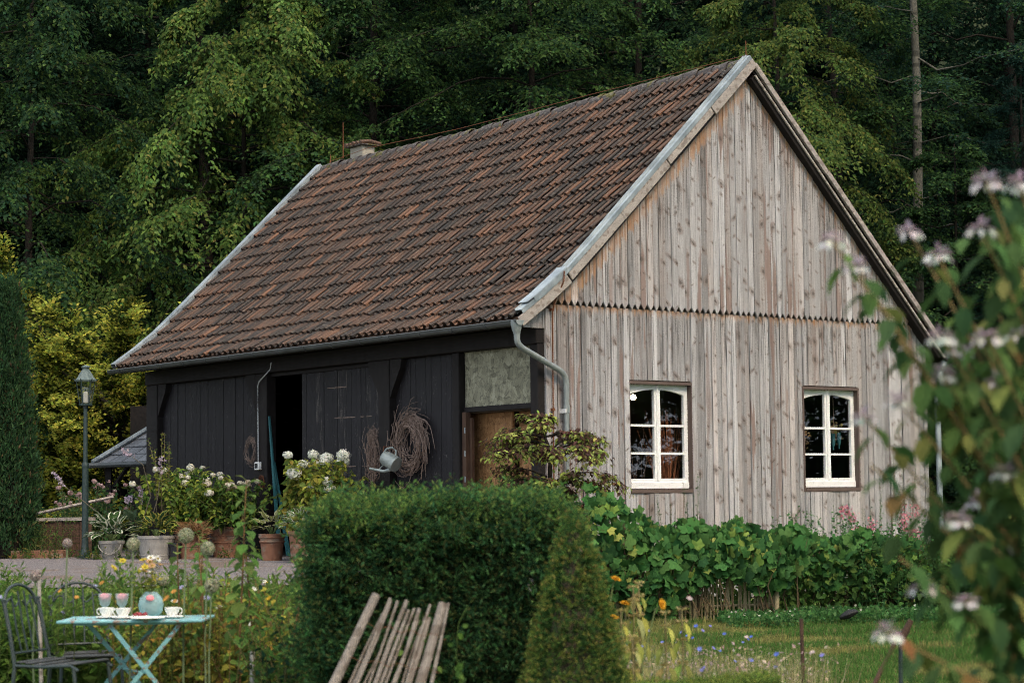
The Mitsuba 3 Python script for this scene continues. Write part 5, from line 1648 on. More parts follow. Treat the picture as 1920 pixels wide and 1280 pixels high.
def saucer(label, x, y, rr_=.075, h=.012, cat_='saucer', name='saucer'):
    key = new(name)
    scene[key] = mikit.ply(lathe([(0, 0), (.04, 0), (rr_, h), (rr_ - .003, h + .002), (.04, .004), (0, .004)], 24, (x, y, TZ + .001)), 'china_mat', smooth=45)
    tell(key, label, cat_)


cup('white tea cup nearest the left end of the table', -2.63, 13.5, 1, math.pi)
saucer('white saucer under the leftmost cup', -2.63, 13.5)
cup('white tea cup between the leftmost cup and the red berries', -2.51, 13.42, 1, math.pi)
saucer('white saucer under the cup beside the red berries', -2.51, 13.42)
cup('white tea cup right of the round glass vase', -2.2, 13.45)
saucer('white saucer under the cup right of the round vase', -2.2, 13.45)
saucer('flat white plate in front of the round glass vase', -2.33, 13.3, .11, .014, 'plate', 'plate')
saucer('small white dish holding red berries', -2.4, 13.42, .055, .018, 'dish', 'dish')
r = np.random.default_rng(55)
for k in range(9):
    key = new('red_berry')
    c = [-2.4 + r.uniform(-.035, .035), 13.42 + r.uniform(-.03, .03), TZ + .024 + .012 * r.uniform()]
    scene[key] = {'type': 'sphere', 'center': [float(q) for q in c], 'radius': 0.012, 'bsdf': {'type': 'ref', 'id': 'berry_mat'}}
    tell(key, 'dark red berry in the small white dish on the table', 'berry', 'berries in the small dish')
mat('berry_mat', (.22, .015, .02), .35, spec=.5)
mat('pink_mat', (.72, .25, .28), .7, spec=.2)
for x, y, lab in ((-2.685, 13.72, 'left stemmed glass with pink filling'), (-2.565, 13.68, 'right stemmed glass with pink filling')):
    key = new('stemmed_glass')
    scene[key + '__bowl'] = mikit.ply(lathe([(.03, 0), (.03, .004), (.006, .01), (.005, .045), (.012, .055), (.034, .085), (.042, .125), (.044, .15)], 18, (x, y, TZ + .001)), 'drink_glass', smooth=50)
    V, F = blob((x, y, TZ + .128), (.034, .034, .024), 3, 2, .25, 3)
    scene[key + '__filling'] = mikit.ply((V, F), 'pink_mat', smooth=True)
    tell(key, lab, 'glass')
key = new('glass_vase')
scene[key + '__bowl'] = mikit.ply(lathe([(.0, .0), (.04, .0), (.07, .03), (.082, .08), (.072, .125), (.045, .155), (.04, .165)], 22, (-2.354, 13.55, TZ + .001)), 'vase_glass', smooth=60)
V, F = blob((-2.345, 13.462, TZ + .13), (.026, .015, .019), 2, 2, .25, 3)
scene[key + '__flower'] = mikit.ply((V, F), 'pink_mat', smooth=True)
tell(key, 'round pale blue glass vase with a pink blossom on the table', 'vase')
r = np.random.default_rng(56)
S, st, lv = herb(r, -2.36, 13.55, TZ + .02, 16, .34, .05, .05, 9, [(.25, .27, .05), (.12, .16, .04), (.36, .33, .07)], None, LEAF2, .4, .2, .5, lean=.3, srad=.003)
fl = []
for q in range(14):
    fl.append(blossom(r, S[q][-1] + [0, -.02, 0], r.normal(0, .4, 3) + [0, -.5, .8], .03, 7, [(.62, .5, .06), (.75, .74, .68), (.66, .38, .2)][q % 3], 1.3, .3, (.4, .3, .05)))
put_plant('bouquet', 'small bouquet of yellow and white flowers in the round vase', 'bouquet', st, lv, fl, fname='flower')

# ------------------------------------------------------------------ beds at the left
r = np.random.default_rng(70)
FEATHER = [(.09, .165, .036), (.12, .2, .042), (.065, .12, .032), (.15, .21, .055)]
spots = []
for i in range(40):
    y = r.uniform(14.9, 20.5)
    x = r.uniform(-.262 * y - .3, -.262 * y + 2.9)
    spots.append((x, y))
for i, (x, y) in enumerate(sorted(spots, key=lambda q: -q[1])):
    g = float(ground_z(x, y))
    top = 1.65 - .0395 * y + r.normal(.0, .1)
    S, st, lv = herb(r, x, y, g - .02, 20, max(.35, top - g), .55, .1, 56, FEATHER, None, NEEDLE, .75, .1, .06, (.07, .095, .03), .12, .004, 1.5, .3)
    put_plant('feathery_perennial', 'feathery narrow leaved green perennial between the table and the yard', 'plant', st, lv, group='feathery green perennials in the left bed')
for i in range(16):
    x, y = r.uniform(-4.1, -2.9), r.uniform(14.0, 15.2)
    g = float(ground_z(x, y))
    S, st, lv = herb(r, x, y, g, 16, r.uniform(.6, .95), .5, .1, 34, FEATHER[:3], None, NEEDLE, .6, .2, .05, (.05, .07, .02), .25, .004, 1.8, .3)
    put_plant('feathery_perennial', 'feathery green perennial behind and beside the iron chairs', 'plant', st, lv, group='feathery green perennials by the chairs')
AUT = [(.26, .26, .05), (.34, .29, .055), (.17, .2, .045), (.4, .24, .06), (.11, .15, .04)]
r = np.random.default_rng(71)
for i, (x, y, h, lab) in enumerate([(-2.15, 14.5, .98, 'yellowing leafy bush just behind the right end of the table'), (-1.72, 14.2, .95, 'yellow and orange leafy bush right of the table'), (-2.5, 14.6, .8, 'yellow green bush behind the crossed legs of the table'),
                                    (-1.95, 13.95, .75, 'ochre leafy bush at the lower edge beside the table'), (-1.6, 13.6, .7, 'low yellow bush near the metal post')]):
    g = float(ground_z(x, y))
    S, st, lv = herb(r, x, y, g, 26, h, .5, .085, 20, AUT, [.34, .22, .22, .07, .15], LEAF6, .3, .45, .1, (.12, .07, .03), .35, .006)
    put_plant('yellowing_bush', lab, 'bush', st, lv)
for i, (x, y, h, lab) in enumerate([(-1.34, 12.7, .95, 'dark green leafy stems left of the hedge'), (-1.5, 12.9, .75, 'green leafy plant between the metal post and the hedge'), (-1.28, 12.3, .6, 'low green plant at the foot of the hedge'), (-1.42, 13.4, 1.0, 'loose green plant before the yard left of the hedge')]):
    g = float(ground_z(x, y))
    S, st, lv = herb(r, x, y, g, 18, h, .35, .08, 20, GREEN + DEEP[:1], None, LEAF6, .3, .35, .1, (.1, .08, .03), .25, .005)
    put_plant('leafy_plant', lab, 'plant', st, lv)


def sprout(label, x, y, z, h, n_leaf, leaf, seed, lean=0.05):
    """A single upright shoot with paired drooping leaves."""
    r = np.random.default_rng(seed)
    s = np.linspace(0, 1, 8)
    p = np.stack([x + lean * h * s ** 1.5 + np.cumsum(r.normal(0, .006, 8)), y + 0 * s, z + h * s], 1)
    m = tint(tube(p, np.linspace(.011, .004, 8), 6), (.16, .085, .04))
    t = np.linspace(.12, 1, n_leaf)
    az = np.arange(n_leaf) * 2.4 + r.normal(0, .3, n_leaf)
    P = np.stack([np.interp(t, s, p[:, k]) for k in range(3)], 1)
    out = np.stack([np.cos(az), np.sin(az), 0 * az], 1)
    pet = P + out * (.05 * (1.15 - .7 * t))[:, None] + UP * .02
    ax = out + UP * (-.55 + r.normal(0, .25, n_leaf) + .9 * (t > .93))[:, None]
    nr = UP + out * .6 + r.normal(0, .15, (n_leaf, 3))
    lv = scatter(LEAF6, pet, ax, nr, leaf * 1.15 * (1.1 - .5 * t) * r.uniform(.8, 1.15, n_leaf), pick(r, n_leaf, [(.08, .155, .042), (.11, .19, .05), (.15, .22, .062)]), 1.35)
    ps = tint(cat(*[tube([P[i], pet[i]], .003, 3, False) for i in range(n_leaf)]), (.1, .12, .04))
    key = new('leafy_shoot')
    mm = join([m, ps])
    scene[key + '__stem'] = mikit.ply(mm[:2], 'solid_vc_mat', color=mm[2])
    scene[key + '__leaves'] = mikit.ply(lv[:2], 'leaf_mat', color=lv[2])
    tell(key, label, 'plant')


sprout('tall leafy shoot with drooping leaves standing free before the dark wall', -1.80, 13.6, .12, 1.66, 52, .115, 1, .03)
sprout('leafy shoot left of the hedge, shorter than the free standing one', -1.42, 13.1, .12, 1.3, 34, .095, 2, .1)
sprout('leafy shoot crossing in front of the free standing tall one', -1.70, 13.75, .12, 1.45, 46, .11, 4, -.06)
sprout('leafy shoot before the terracotta pots at the left', -2.16, 14.3, .12, 1.36, 44, .1, 5, .03)
sprout('leafy shoot with drooping leaves near the grey tub', -2.32, 14.6, .12, 1.24, 40, .1, 6, -.05)
sprout('leafy shoot just left of the hedge top', -1.36, 13.4, .12, 1.5, 46, .105, 7, .05)
sprout('small leafy shoot close to the yard behind the allium heads', -2.05, 13.9, .12, 1.3, 34, .075, 3, -.02)

ALL = [(-2.12, 13.5, 1.43, .054, 'largest pale green round seed head before the brown grass'), (-2.46, 13.5, 1.38, .046, 'round seed head before the wide grey tub'), (-1.98, 13.5, 1.345, .05, 'greenish round seed head right of the largest one'),
       (-3.10, 14.5, 1.37, .036, 'small pinkish round seed head left of the lamp post'), (-3.09, 13.5, 1.185, .04, 'faded round seed head low at the left above the chair'), (-1.955, 13.5, 1.105, .05, 'spiky straw coloured seed head low beside the free standing shoot'),
       (-2.6, 15.5, 1.07, .045, 'pale round seed head half hidden in the feathery plants')]
for i, (x, y, z, rad, lab) in enumerate(ALL):
    r = np.random.default_rng(400 + i)
    key = new('allium_head')
    n = 420
    v = unit(r.normal(0, 1, (n, 3)))
    c = np.array([x, y, z])
    pal = [(.36, .37, .24), (.28, .31, .19), (.45, .43, .32)] if i not in (3, 4) else [(.4, .32, .3), (.48, .42, .38), (.3, .24, .22)]
    sp = scatter(NEEDLE, c + v * rad * .15, v, r.normal(0, 1, (n, 3)), rad * .9, pick(r, n, pal), .35)
    st_ = scatter(LEAF2, c + v * rad * .85, unit(np.cross(v, r.normal(0, 1, (n, 3)))) + v * .3, v, rad * .3, pick(r, n, pal), 1.3)
    m = join([sp, st_])
    scene[key + '__head'] = mikit.ply(m[:2], 'leaf_mat', color=m[2])
    g = float(ground_z(x, y))
    sm = tint(tube([[x + r.uniform(-.08, .02), y + .05, g], [x - .02, y + .02, (g + z) / 2], [x, y, z]], [.008, .007, .006], 6), (.13, .17, .09))
    scene[key + '__stem'] = mikit.ply(sm[:2], 'solid_vc_mat', color=sm[2])
    tell(key, lab, 'flower')
# little yellow, white and blue flowers among the left beds
r = np.random.default_rng(72)
for i in range(64):
    kind = i % 4
    y = r.uniform(13.4, 18.5)
    x = r.uniform(-.25 * y + (1.2 if kind < 2 else .2), -.098 * y) if kind < 3 else r.uniform(-.25 * y, -.12 * y)
    z = 1.65 - y * r.uniform(.037, .062)
    g = float(ground_z(x, y))
    nm, col, lab, grp = [('yellow_flower', (.62, .42, .05), 'small yellow flower in the bed left of the hedge', 'small yellow flowers in the left beds'),
                         ('white_flower', (.7, .68, .6), 'small white flower in the bed left of the hedge', 'small white flowers in the left beds'),
                         ('orange_flower', (.6, .3, .08), 'small orange flower in the bed left of the hedge', 'small orange flowers in the left beds'),
                         ('pale_blue_flower', (.4, .4, .62), 'small pale blue flower among the feathery plants', 'small blue flowers in the left bed')][kind]
    key = new(nm)
    m = join([blossom(r, [x, y, z], [r.normal(0, .4), -.6, .7], r.uniform(.018, .03), 8, col, 1.3, .2), tint(tube([[x, y + .03, g], [x + r.normal(0, .04), y + .02, (g + z) / 2], [x, y, z]], .003, 3, False), (.09, .11, .035))])
    scene[key] = mikit.ply(m[:2], 'leaf_mat', color=m[2])
    tell(key, lab, 'flower', grp)
key = new('metal_post')
scene[key] = mikit.ply(lathe([(0, 0), (.016, 0), (.016, .62), (.018, .625), (.0, .63)], 10, (-1.63, 13.0, .1)), 'galvanised_mat', smooth=40)
tell(key, 'short grey metal post at the lower edge left of the hedge', 'post')
key = new('wooden_stake')
scene[key] = mikit.ply(tube([[-3.13, 13.9, .1], [-3.15, 13.9, .8], [-3.16, 13.9, 1.21]], [.013, .013, .012], 7), 'oldwood_mat', smooth=50)
tell(key, 'thin wooden stake behind the left iron chair', 'stake')

# ------------------------------------------------------------------ before the gable: little tree, vine on the stick fence, borders
key = new('layered_tree')
r = np.random.default_rng(90)
tx, ty = .52, 29.2
tz = float(ground_z(tx, ty))
tr = np.array([[tx, ty, tz - .1], [tx + .03, ty, 1.0], [tx - .02, ty, 1.7], [tx, ty, 2.3], [tx - .22, ty, 2.86]])
tiers = [(1.0, .95, 12), (1.45, .95, 13), (1.85, .85, 11), (2.3, .95, 12), (2.5, .75, 8), (2.78, .25, 4)]
st, d, L, ups = [], [], [], []
for z_, R_, n_ in tiers:
    for q in range(n_):
        az = q * 6.28 / n_ + r.uniform(-.3, .3)
        k = np.interp(z_, tr[:, 2], np.arange(5))
        i = min(int(k), 3)
        st.append(tr[i] * (1 - k + i) + tr[i + 1] * (k - i))
        d.append([math.cos(az), math.sin(az), 0])
        L.append(R_ * r.uniform(.65, 1.1))
        ups.append(r.uniform(.1, .32))
cur, lv = crown(r, np.array(st), np.array(d), np.array(L), np.array(ups)[:, None], .2, 14, 13, .075, .7,
                [(.1, .05, .042), (.07, .042, .038), (.12, .14, .045), (.14, .09, .045)], [.34, .3, .2, .16], tpl=LEAF6, tip=[(.26, .33, .08), (.34, .39, .1), (.18, .2, .065), (.1, .06, .045)], flat=.25, twl=(.2, .36), s0=.3)
V, F = cat(tube(tr, [.05, .045, .035, .025, .01], 8), *[tube(c, np.linspace(.014, .005, 8), 4, False) for c in cur])
scene[key + '__trunk'] = mikit.ply((V, F), 'bark_mat', smooth=True)
scene[key + '__crown'] = mikit.ply(lv[:2], 'leaf_mat', color=lv[2])
tell(key, 'small tree with level tiers of purple and yellow green leaves at the barn corner', 'tree')
key = new('purple_bush')
S, st_, lv = herb(r, 1.25, 27.6, .2, 40, 1.05, .6, .07, 30, [(.07, .03, .032), (.1, .045, .045), (.05, .024, .028), (.12, .08, .05)], None, LEAF6, .2, .3, .2, (.08, .04, .03), .25, .006)
scene[key + '__stems'] = mikit.ply(st_[:2], 'solid_vc_mat', color=st_[2])
scene[key + '__leaves'] = mikit.ply(lv[:2], 'leaf_mat', color=lv[2])
tell(key, 'dark purple leaved bush behind the tip of the topiary cone', 'bush')

mat('stick_mat', proc(lambda p, n, uv: mix((0.14, 0.11, 0.06), (0.38, 0.32, 0.19), noise(p.x * 14, p.y * 14, p.z * 3)) * (0.75 + 0.5 * noise(p.x * 60, p.y * 60, p.z * 30))), .85, spec=.15)


def stick_fence(label, xa, ya, xb, yb, n, h, seed, m_='stick_mat'):
    r = np.random.default_rng(seed)
    key = new('stick_fence')
    for i in range(n):
        t = i / (n - 1)
        x, y = xa + (xb - xa) * t + r.normal(0, .012), ya + (yb - ya) * t + r.normal(0, .01)
        g = float(ground_z(x, y))
        hh_ = h * r.uniform(.85, 1.08)
        dx = r.normal(0, .025)
        scene[new(key + '__stick')] = mikit.ply(tube([[x, y, g - .05], [x + dx * .5 + r.normal(0, .008), y, g + hh_ * .5], [x + dx, y, g + hh_]], r.uniform(.012, .02), 6), m_, smooth=50)
    for z in (.22, .8):
        scene[new(key + '__rail')] = mikit.ply(tube([[xa, ya + .03, z], [(xa + xb) / 2, (ya + yb) / 2 + .03, z - .02], [xb, yb + .03, z]], .018, 6), m_, smooth=50)
    for t in (0.0, .5, 1.0):
        x, y = xa + (xb - xa) * t, ya + (yb - ya) * t
        y -= .1 if t == 1.0 else 0
        scene[new(key + '__post')] = mikit.ply(tube([[x, y - .04, -.1], [x + .0, y - .04, .6], [x - .01, y - .04, h + .12]], .033, 8), m_, smooth=50)
    return tell(key, label, 'fence')


stick_fence('fence of thin upright sticks under the grape vine', 1.3, 27.5, 3.42, 27.5, 46, 1.05, 91)
stick_fence('darker stick fence set back behind the vine at the right', 3.6, 29.4, 6.6, 29.0, 48, .95, 92, 'brown_wood_mat')

a = np.linspace(0, 2 * np.pi, 21)[:-1] - np.pi / 2
lob = .5 * (1 + .16 * np.cos(5 * (a - np.pi / 2)) + .05 * np.cos(10 * a)) * (1 - .45 * np.exp(-((a + np.pi / 2) / .22) ** 2))
VL = np.stack([np.cos(a) * lob * 1.08, .48 + np.sin(a) * lob, .07 - .3 * (lob * np.cos(a)) ** 2 - .12 * lob], 1)
VINE = (np.vstack([VL, [[0, .42, .06]]]), np.array([[i, (i + 1) % 20, 20] for i in range(20)]))
VL2 = VL[::2]
VINE_LOW = (np.vstack([VL2, [[0, .42, .06]]]), np.array([[i, (i + 1) % 10, 10] for i in range(10)]))
VPAL = [(.045, .12, .036), (.06, .145, .042), (.08, .175, .05), (.034, .092, .032), (.17, .25, .06), (.25, .28, .075)]
VP = [.27, .27, .2, .16, .07, .03]


def vine(label, gen, n, size, seed, parts):
    r = np.random.default_rng(seed)
    P = gen(r, n)
    N = unit(np.array([-.1, -1, .5]) + r.normal(0, .62, (n, 3)))
    ax = unit(-UP * 1.0 + r.normal(0, .45, (n, 3)))
    s = size * r.uniform(.4, 1.25, n) * np.where(P[:, 2] > 1.35, .85, 1)
    col = pick(r, n, VPAL, VP, .14)
    key = new('grape_vine')
    o = np.argsort(-s * 1.0)
    big = o[:parts]
    for k in big:
        m = scatter(VINE, P[k:k + 1] - ax[k:k + 1] * s[k] * .3, ax[k:k + 1], N[k:k + 1], s[k], col[k:k + 1])
        scene[new(key + '__leaf')] = mikit.ply(m[:2], 'waxy_leaf_mat', color=m[2], smooth=True)
    sm = o[parts:]
    if len(sm):
        m = scatter(VINE_LOW, P[sm] - ax[sm] * s[sm, None] * .3, ax[sm], N[sm], s[sm], col[sm])
        scene[key + '__leaves'] = mikit.ply(m[:2], 'waxy_leaf_mat', color=m[2])
        tell(key + '__leaves', kind='stuff')
    ms = []
    for q in range(26):
        k = r.integers(n)
        p = np.array([[P[k][0], P[k][1] + .15, .1], [P[k][0] + r.normal(0, .15), P[k][1] + .08, P[k][2] * .6], P[k] + [r.normal(0, .2), .02, r.uniform(0, .15)]])
        ms.append(tint(tube(p, [.014, .009, .004], 5, False), (.09, .065, .035)))
    m = join(ms)
    scene[key + '__stems'] = mikit.ply(m[:2], 'solid_vc_mat', color=m[2])
    return tell(key, label, 'vine')


def gen1(r, n):
    x = r.uniform(.95, 3.75, n)
    top = 1.30 + .52 * np.exp(-((x - 1.0) / .55) ** 2) + .07 * np.sin(x * 9) - .1 * sstep(2.6, 3.6, x)
    lo = .12 + .1 * np.sin(x * 5 + 1) + .4 * sstep(1.7, 2.7, x)
    z = lo + (top - lo) * r.beta(1.25, 1.0, n)
    bulge = .38 * np.sqrt(np.clip(1 - ((z - (lo + top) / 2) / ((top - lo) / 2 + .03)) ** 2, 0, 1))
    return np.stack([x, 27.4 - bulge * r.uniform(.35, 1.0, n) + .05, z], 1)


def gen2(r, n):
    x = r.uniform(3.7, 5.4, n)
    top = 1.12 + .08 * np.sin(x * 7)
    z = .42 + (top - .42) * r.beta(1.3, 1.0, n)
    return np.stack([x, 28.3 - .3 * np.sqrt(np.clip(1 - ((z - .8) / .45) ** 2, 0, 1)) * r.uniform(.3, 1, n) + .1 * (x - 3.7), z], 1)


r = np.random.default_rng(96)
n = 6000
x = r.uniform(1.2, 7.0, n)
m = scatter(LEAF6, np.stack([x, 27.75 + r.uniform(0, 1.3, n) + .25 * (x > 3.5), r.uniform(0, .95, n)], 1), r.normal(0, 1, (n, 3)), r.normal(0, .5, (n, 3)) + [0, -.4, .8], r.uniform(.08, .13, n), pick(r, n, GREEN))
key = new('gap_shading_leaves')  # leaves added to darken what shows between the sticks
scene[key] = mikit.ply(m[:2], 'leaf_mat', color=m[2])
tell(key, 'leafy growth added close behind the stick fences to darken the gaps', 'undergrowth', kind='stuff')

vine('grape vine with big lobed leaves covering the stick fence below the left window', gen1, 1300, .165, 93, 300)
vine('grape vine continuing right past the end post of the stick fence', gen2, 520, .145, 94, 200)

r = np.random.default_rng(95)
for i, (x, y, h, sp, lab) in enumerate([(4.1, 29.6, 1.35, .6, 'leafy border plant against the gable just right of the fence end'), (4.8, 29.8, 1.42, .7, 'leafy border plant with fine foliage under the right window'), (5.5, 29.7, 1.35, .7, 'leafy border plant right of the right window'),
                                        (6.1, 29.4, 1.3, .7, 'leafy border plant before the right corner of the gable'), (5.0, 28.4, 1.15, .7, 'front border plant of bright green leaves before the gable'), (5.8, 28.4, 1.1, .7, 'front border plant farther right, partly behind the flowering shrub'),
                                        (6.6, 28.7, 1.2, .8, 'rightmost border plant behind the flowering shrub')]):
    S, st_, lv = herb(r, x, y, 0, 40, h, sp, .085, 30, [(.055, .14, .045), (.075, .175, .06), (.042, .11, .04)], None, LEAF6, .4, .3, .15, (.05, .08, .03), .25, .005)
    fl = []
    if i in (1, 2):
        for q in range(7):
            c = S[q][-1]
            n_ = 46
            P = c + np.stack([r.normal(0, .035, n_), r.normal(0, .035, n_), r.uniform(-.12, .05, n_)], 1)
            fl.append(scatter(LEAF2, P, r.normal(0, 1, (n_, 3)), r.normal(0, .6, (n_, 3)) + [0, -.8, .3], r.uniform(.025, .04, n_), pick(r, n_, [(.62, .22, .28), (.7, .33, .36), (.5, .16, .22)]), 1.5))
    put_plant('border_plant', lab, 'plant', st_, lv, fl or None, fname='flower_head')
for i, (x, y, z, h, lab) in enumerate([(2.55, 29.5, .1, 1.75, 'slender ivy like shoot climbing at the lower right corner of the left window'), (2.15, 29.3, .1, 1.5, 'slender shoot against the boards under the left window'), (5.25, 31.0, .1, 1.75, 'tall grey green spire below the right window'), (5.75, 30.5, .1, 1.9, 'tall leafy spire with pink flowers right of the right window')]):
    S, st_, lv = herb(r, x, y, z, 5, h, .2, .05, 34, [(.04, .09, .035), (.06, .1, .05)], None, LEAF6, .3, .2, .2, (.06, .08, .03), .06, .005)
    put_plant('climbing_shoot', lab, 'plant', st_, lv)
# fallen stuff at the fence foot
key = new('dark_stone')
V, F = blob((4.2, 26.4, .1), (.13, .07, .05), 5, 2, .25, 1.5)
V = V @ np.array([[.88, 0, .36], [0, 1, 0], [-.36, 0, .88]]) + np.array([1.1 - .56, 0, -1.4]) * 0 + (np.array([4.2, 26.4, .14]) - np.array([4.2, 26.4, .1]) @ np.array([[.88, 0, .36], [0, 1, 0], [-.36, 0, .88]]))
scene[key] = mikit.ply((V, F), 'stone_black_mat', smooth=True)
tell(key, 'black tilted stone lying in the grass right of the stick fence', 'stone')

# ------------------------------------------------------------------ lawn grass and the meadow strip
r = np.random.default_rng(110)
n = 170000
y = 15.5 + 14.5 * r.uniform(0, 1, n) ** 1.15
x = r.uniform(0.02 * y, .272 * y)
g = ground_z(x, y)
patch = meshkit.fbm(np.stack([x * .9, y * 1.3, 0 * x], 1), 3, 8)
pal = np.where(patch[:, None] > .56, np.array([[.22, .22, .075]]), np.array([[.075, .15, .036]])) * np.exp(r.normal(0, .25, (n, 1)))
fl = r.uniform(0, 1, n) < .12
pal[fl] = np.array([.2, .18, .08]) * np.exp(r.normal(0, .2, (fl.sum(), 1)))
m = scatter(BLADE, np.stack([x, y, g - .005], 1), UP + r.normal(0, .42, (n, 3)), np.stack([r.normal(0, 1, n), r.normal(0, 1, n), np.zeros(n)], 1), r.uniform(.03, .075, n) * (1 + .6 * (meshkit.noise(np.stack([x * 2, y * 2, 0 * x], 1)) > .6)), pal, 1.2)
key = new('lawn_grass')
scene[key] = mikit.ply(m[:2], 'leaf_mat', color=m[2])
tell(key, 'short uneven lawn grass on the right', 'grass', kind='stuff')
# taller ground cover along the foot of the fences
n = 9000
x = r.uniform(2.6, 7.2, n)
y = 27.0 + (x > 3.6) * .7 - r.uniform(0, 1, n) ** 1.5 * 1.3
m = scatter(LEAF2, np.stack([x, y, r.uniform(.0, .16, n)], 1), r.normal(0, 1, (n, 3)) + UP * .5, UP + r.normal(0, .5, (n, 3)), r.uniform(.04, .08, n), pick(r, n, [(.06, .15, .045), (.045, .115, .036), (.09, .18, .06)]))
nw = 60
k = r.integers(0, n, nw)
w = scatter(LEAF2, np.stack([x[k], y[k], np.full(nw, .17)], 1), r.normal(0, 1, (nw, 3)), np.repeat([[0, -.5, 1.]], nw, 0), .035, pick(r, nw, [(.5, .5, .4)]), 2)
m = join([m, w])
key = new('clover_patch')
scene[key] = mikit.ply(m[:2], 'leaf_mat', color=m[2])
tell(key, 'low leafy ground cover at the foot of the fences', 'ground cover', kind='stuff')
# dry meadow stems
n = 5200
y = r.uniform(11.5, 18.5, n)
x = .048 * y + (.105 * y) * r.beta(1.0, 1.5, n)
h = r.uniform(.25, .62, n) * np.clip(1.25 - (y - 11.5) / 11, .5, 1.2)
P = np.stack([x, y, ground_z(x, y)], 1)
m1 = scatter(BLADE, P, UP + r.normal(0, .16, (n, 3)), np.stack([r.normal(0, 1, n), r.normal(0, 1, n), 0 * x], 1), h, pick(r, n, [(.34, .3, .15), (.18, .21, .07), (.42, .35, .21), (.12, .17, .05)]), .16)
k = 3600
q = P[:k] + np.stack([r.normal(0, .05, k), r.normal(0, .05, k), h[:k] * r.uniform(.5, 1, k)], 1)
m2 = scatter(LEAF2, q, r.normal(0, 1, (k, 3)) + UP * .6, r.normal(0, 1, (k, 3)), r.uniform(.02, .045, k), pick(r, k, [(.42, .35, .23), (.48, .37, .31), (.17, .21, .07), (.28, .28, .14)]))
m = join([m1, m2])
key = new('meadow_grass')
scene[key] = mikit.ply(m[:2], 'leaf_mat', color=m[2])
tell(key, 'dry meadow stems right of the cone', 'meadow', kind='stuff')
r = np.random.default_rng(111)
for i in range(48):
    y = r.uniform(11.6, 18.0)
    x = y * (.047 + .105 * r.beta(1.1, 1.4))
    z = .25 + .55 * r.uniform() * np.clip(1.3 - (y - 11.5) / 9, .45, 1)
    if i == 0:
        x, y, z = 1.0, 12.0, 1.06
    kind = 0 if i % 7 else 1
    key = new('cornflower' if kind == 0 else 'pale_pink_flower')
    col = [(.13, .2, .62), (.2, .24, .6), (.27, .27, .62)][i % 3] if kind == 0 else (.62, .5, .5)
    m = join([blossom(r, [x, y, z], [r.normal(0, .4), -.5, .7], r.uniform(.015, .023), 8, col, 1.2, .5), tint(tube([[x + r.normal(0, .06), y, 0], [x + r.normal(0, .02), y, z * .6], [x, y, z]], .0028, 3, False), (.12, .14, .06))])
    scene[key] = mikit.ply(m[:2], 'leaf_mat', color=m[2])
    tell(key, 'blue cornflower in the dry meadow right of the cone' if kind == 0 else 'pale pink flower in the dry meadow right of the cone', 'flower', 'cornflowers in the meadow' if kind == 0 else 'pink flowers in the meadow')
for i, (x, y, z, up, lab) in enumerate([(.56, 11.6, 1.195, (.3, -.25, .9), 'orange marigold highest beside the edge of the cone'), (.80, 11.4, 1.065, (.75, -.65, .25), 'orange marigold turned sideways, the largest'), (.53, 11.3, 1.0, (0, -.3, 1), 'orange marigold low beside the cone'), (.62, 11.8, 1.05, (.2, -.2, 1), 'orange marigold behind the first whorled stalk')]):
    r = np.random.default_rng(500 + i)
    key = new('marigold')
    m = join([blossom(r, [x, y, z], up, .034, 16, (.72, .36, .03), .9, .15), blossom(r, np.array([x, y, z]) + unit(np.array(up)) * .006, up, .024, 12, (.72, .4, .04), .9, .3, (.5, .24, .03))])
    scene[key + '__head'] = mikit.ply(m[:2], 'leaf_mat', color=m[2])
    x0 = x - .09 if i == 1 else x - .05
    m = tint(tube([[x0 - .03, y + .05, 0], [x0 - .02, y + .02, z * .7], [x - unit(np.array(up))[0] * .05, y + .01, z - .03], [x, y, z]], .0045, 5), (.14, .18, .07))
    scene[key + '__stem'] = mikit.ply(m[:2], 'solid_vc_mat', color=m[2])
    tell(key, lab, 'flower')
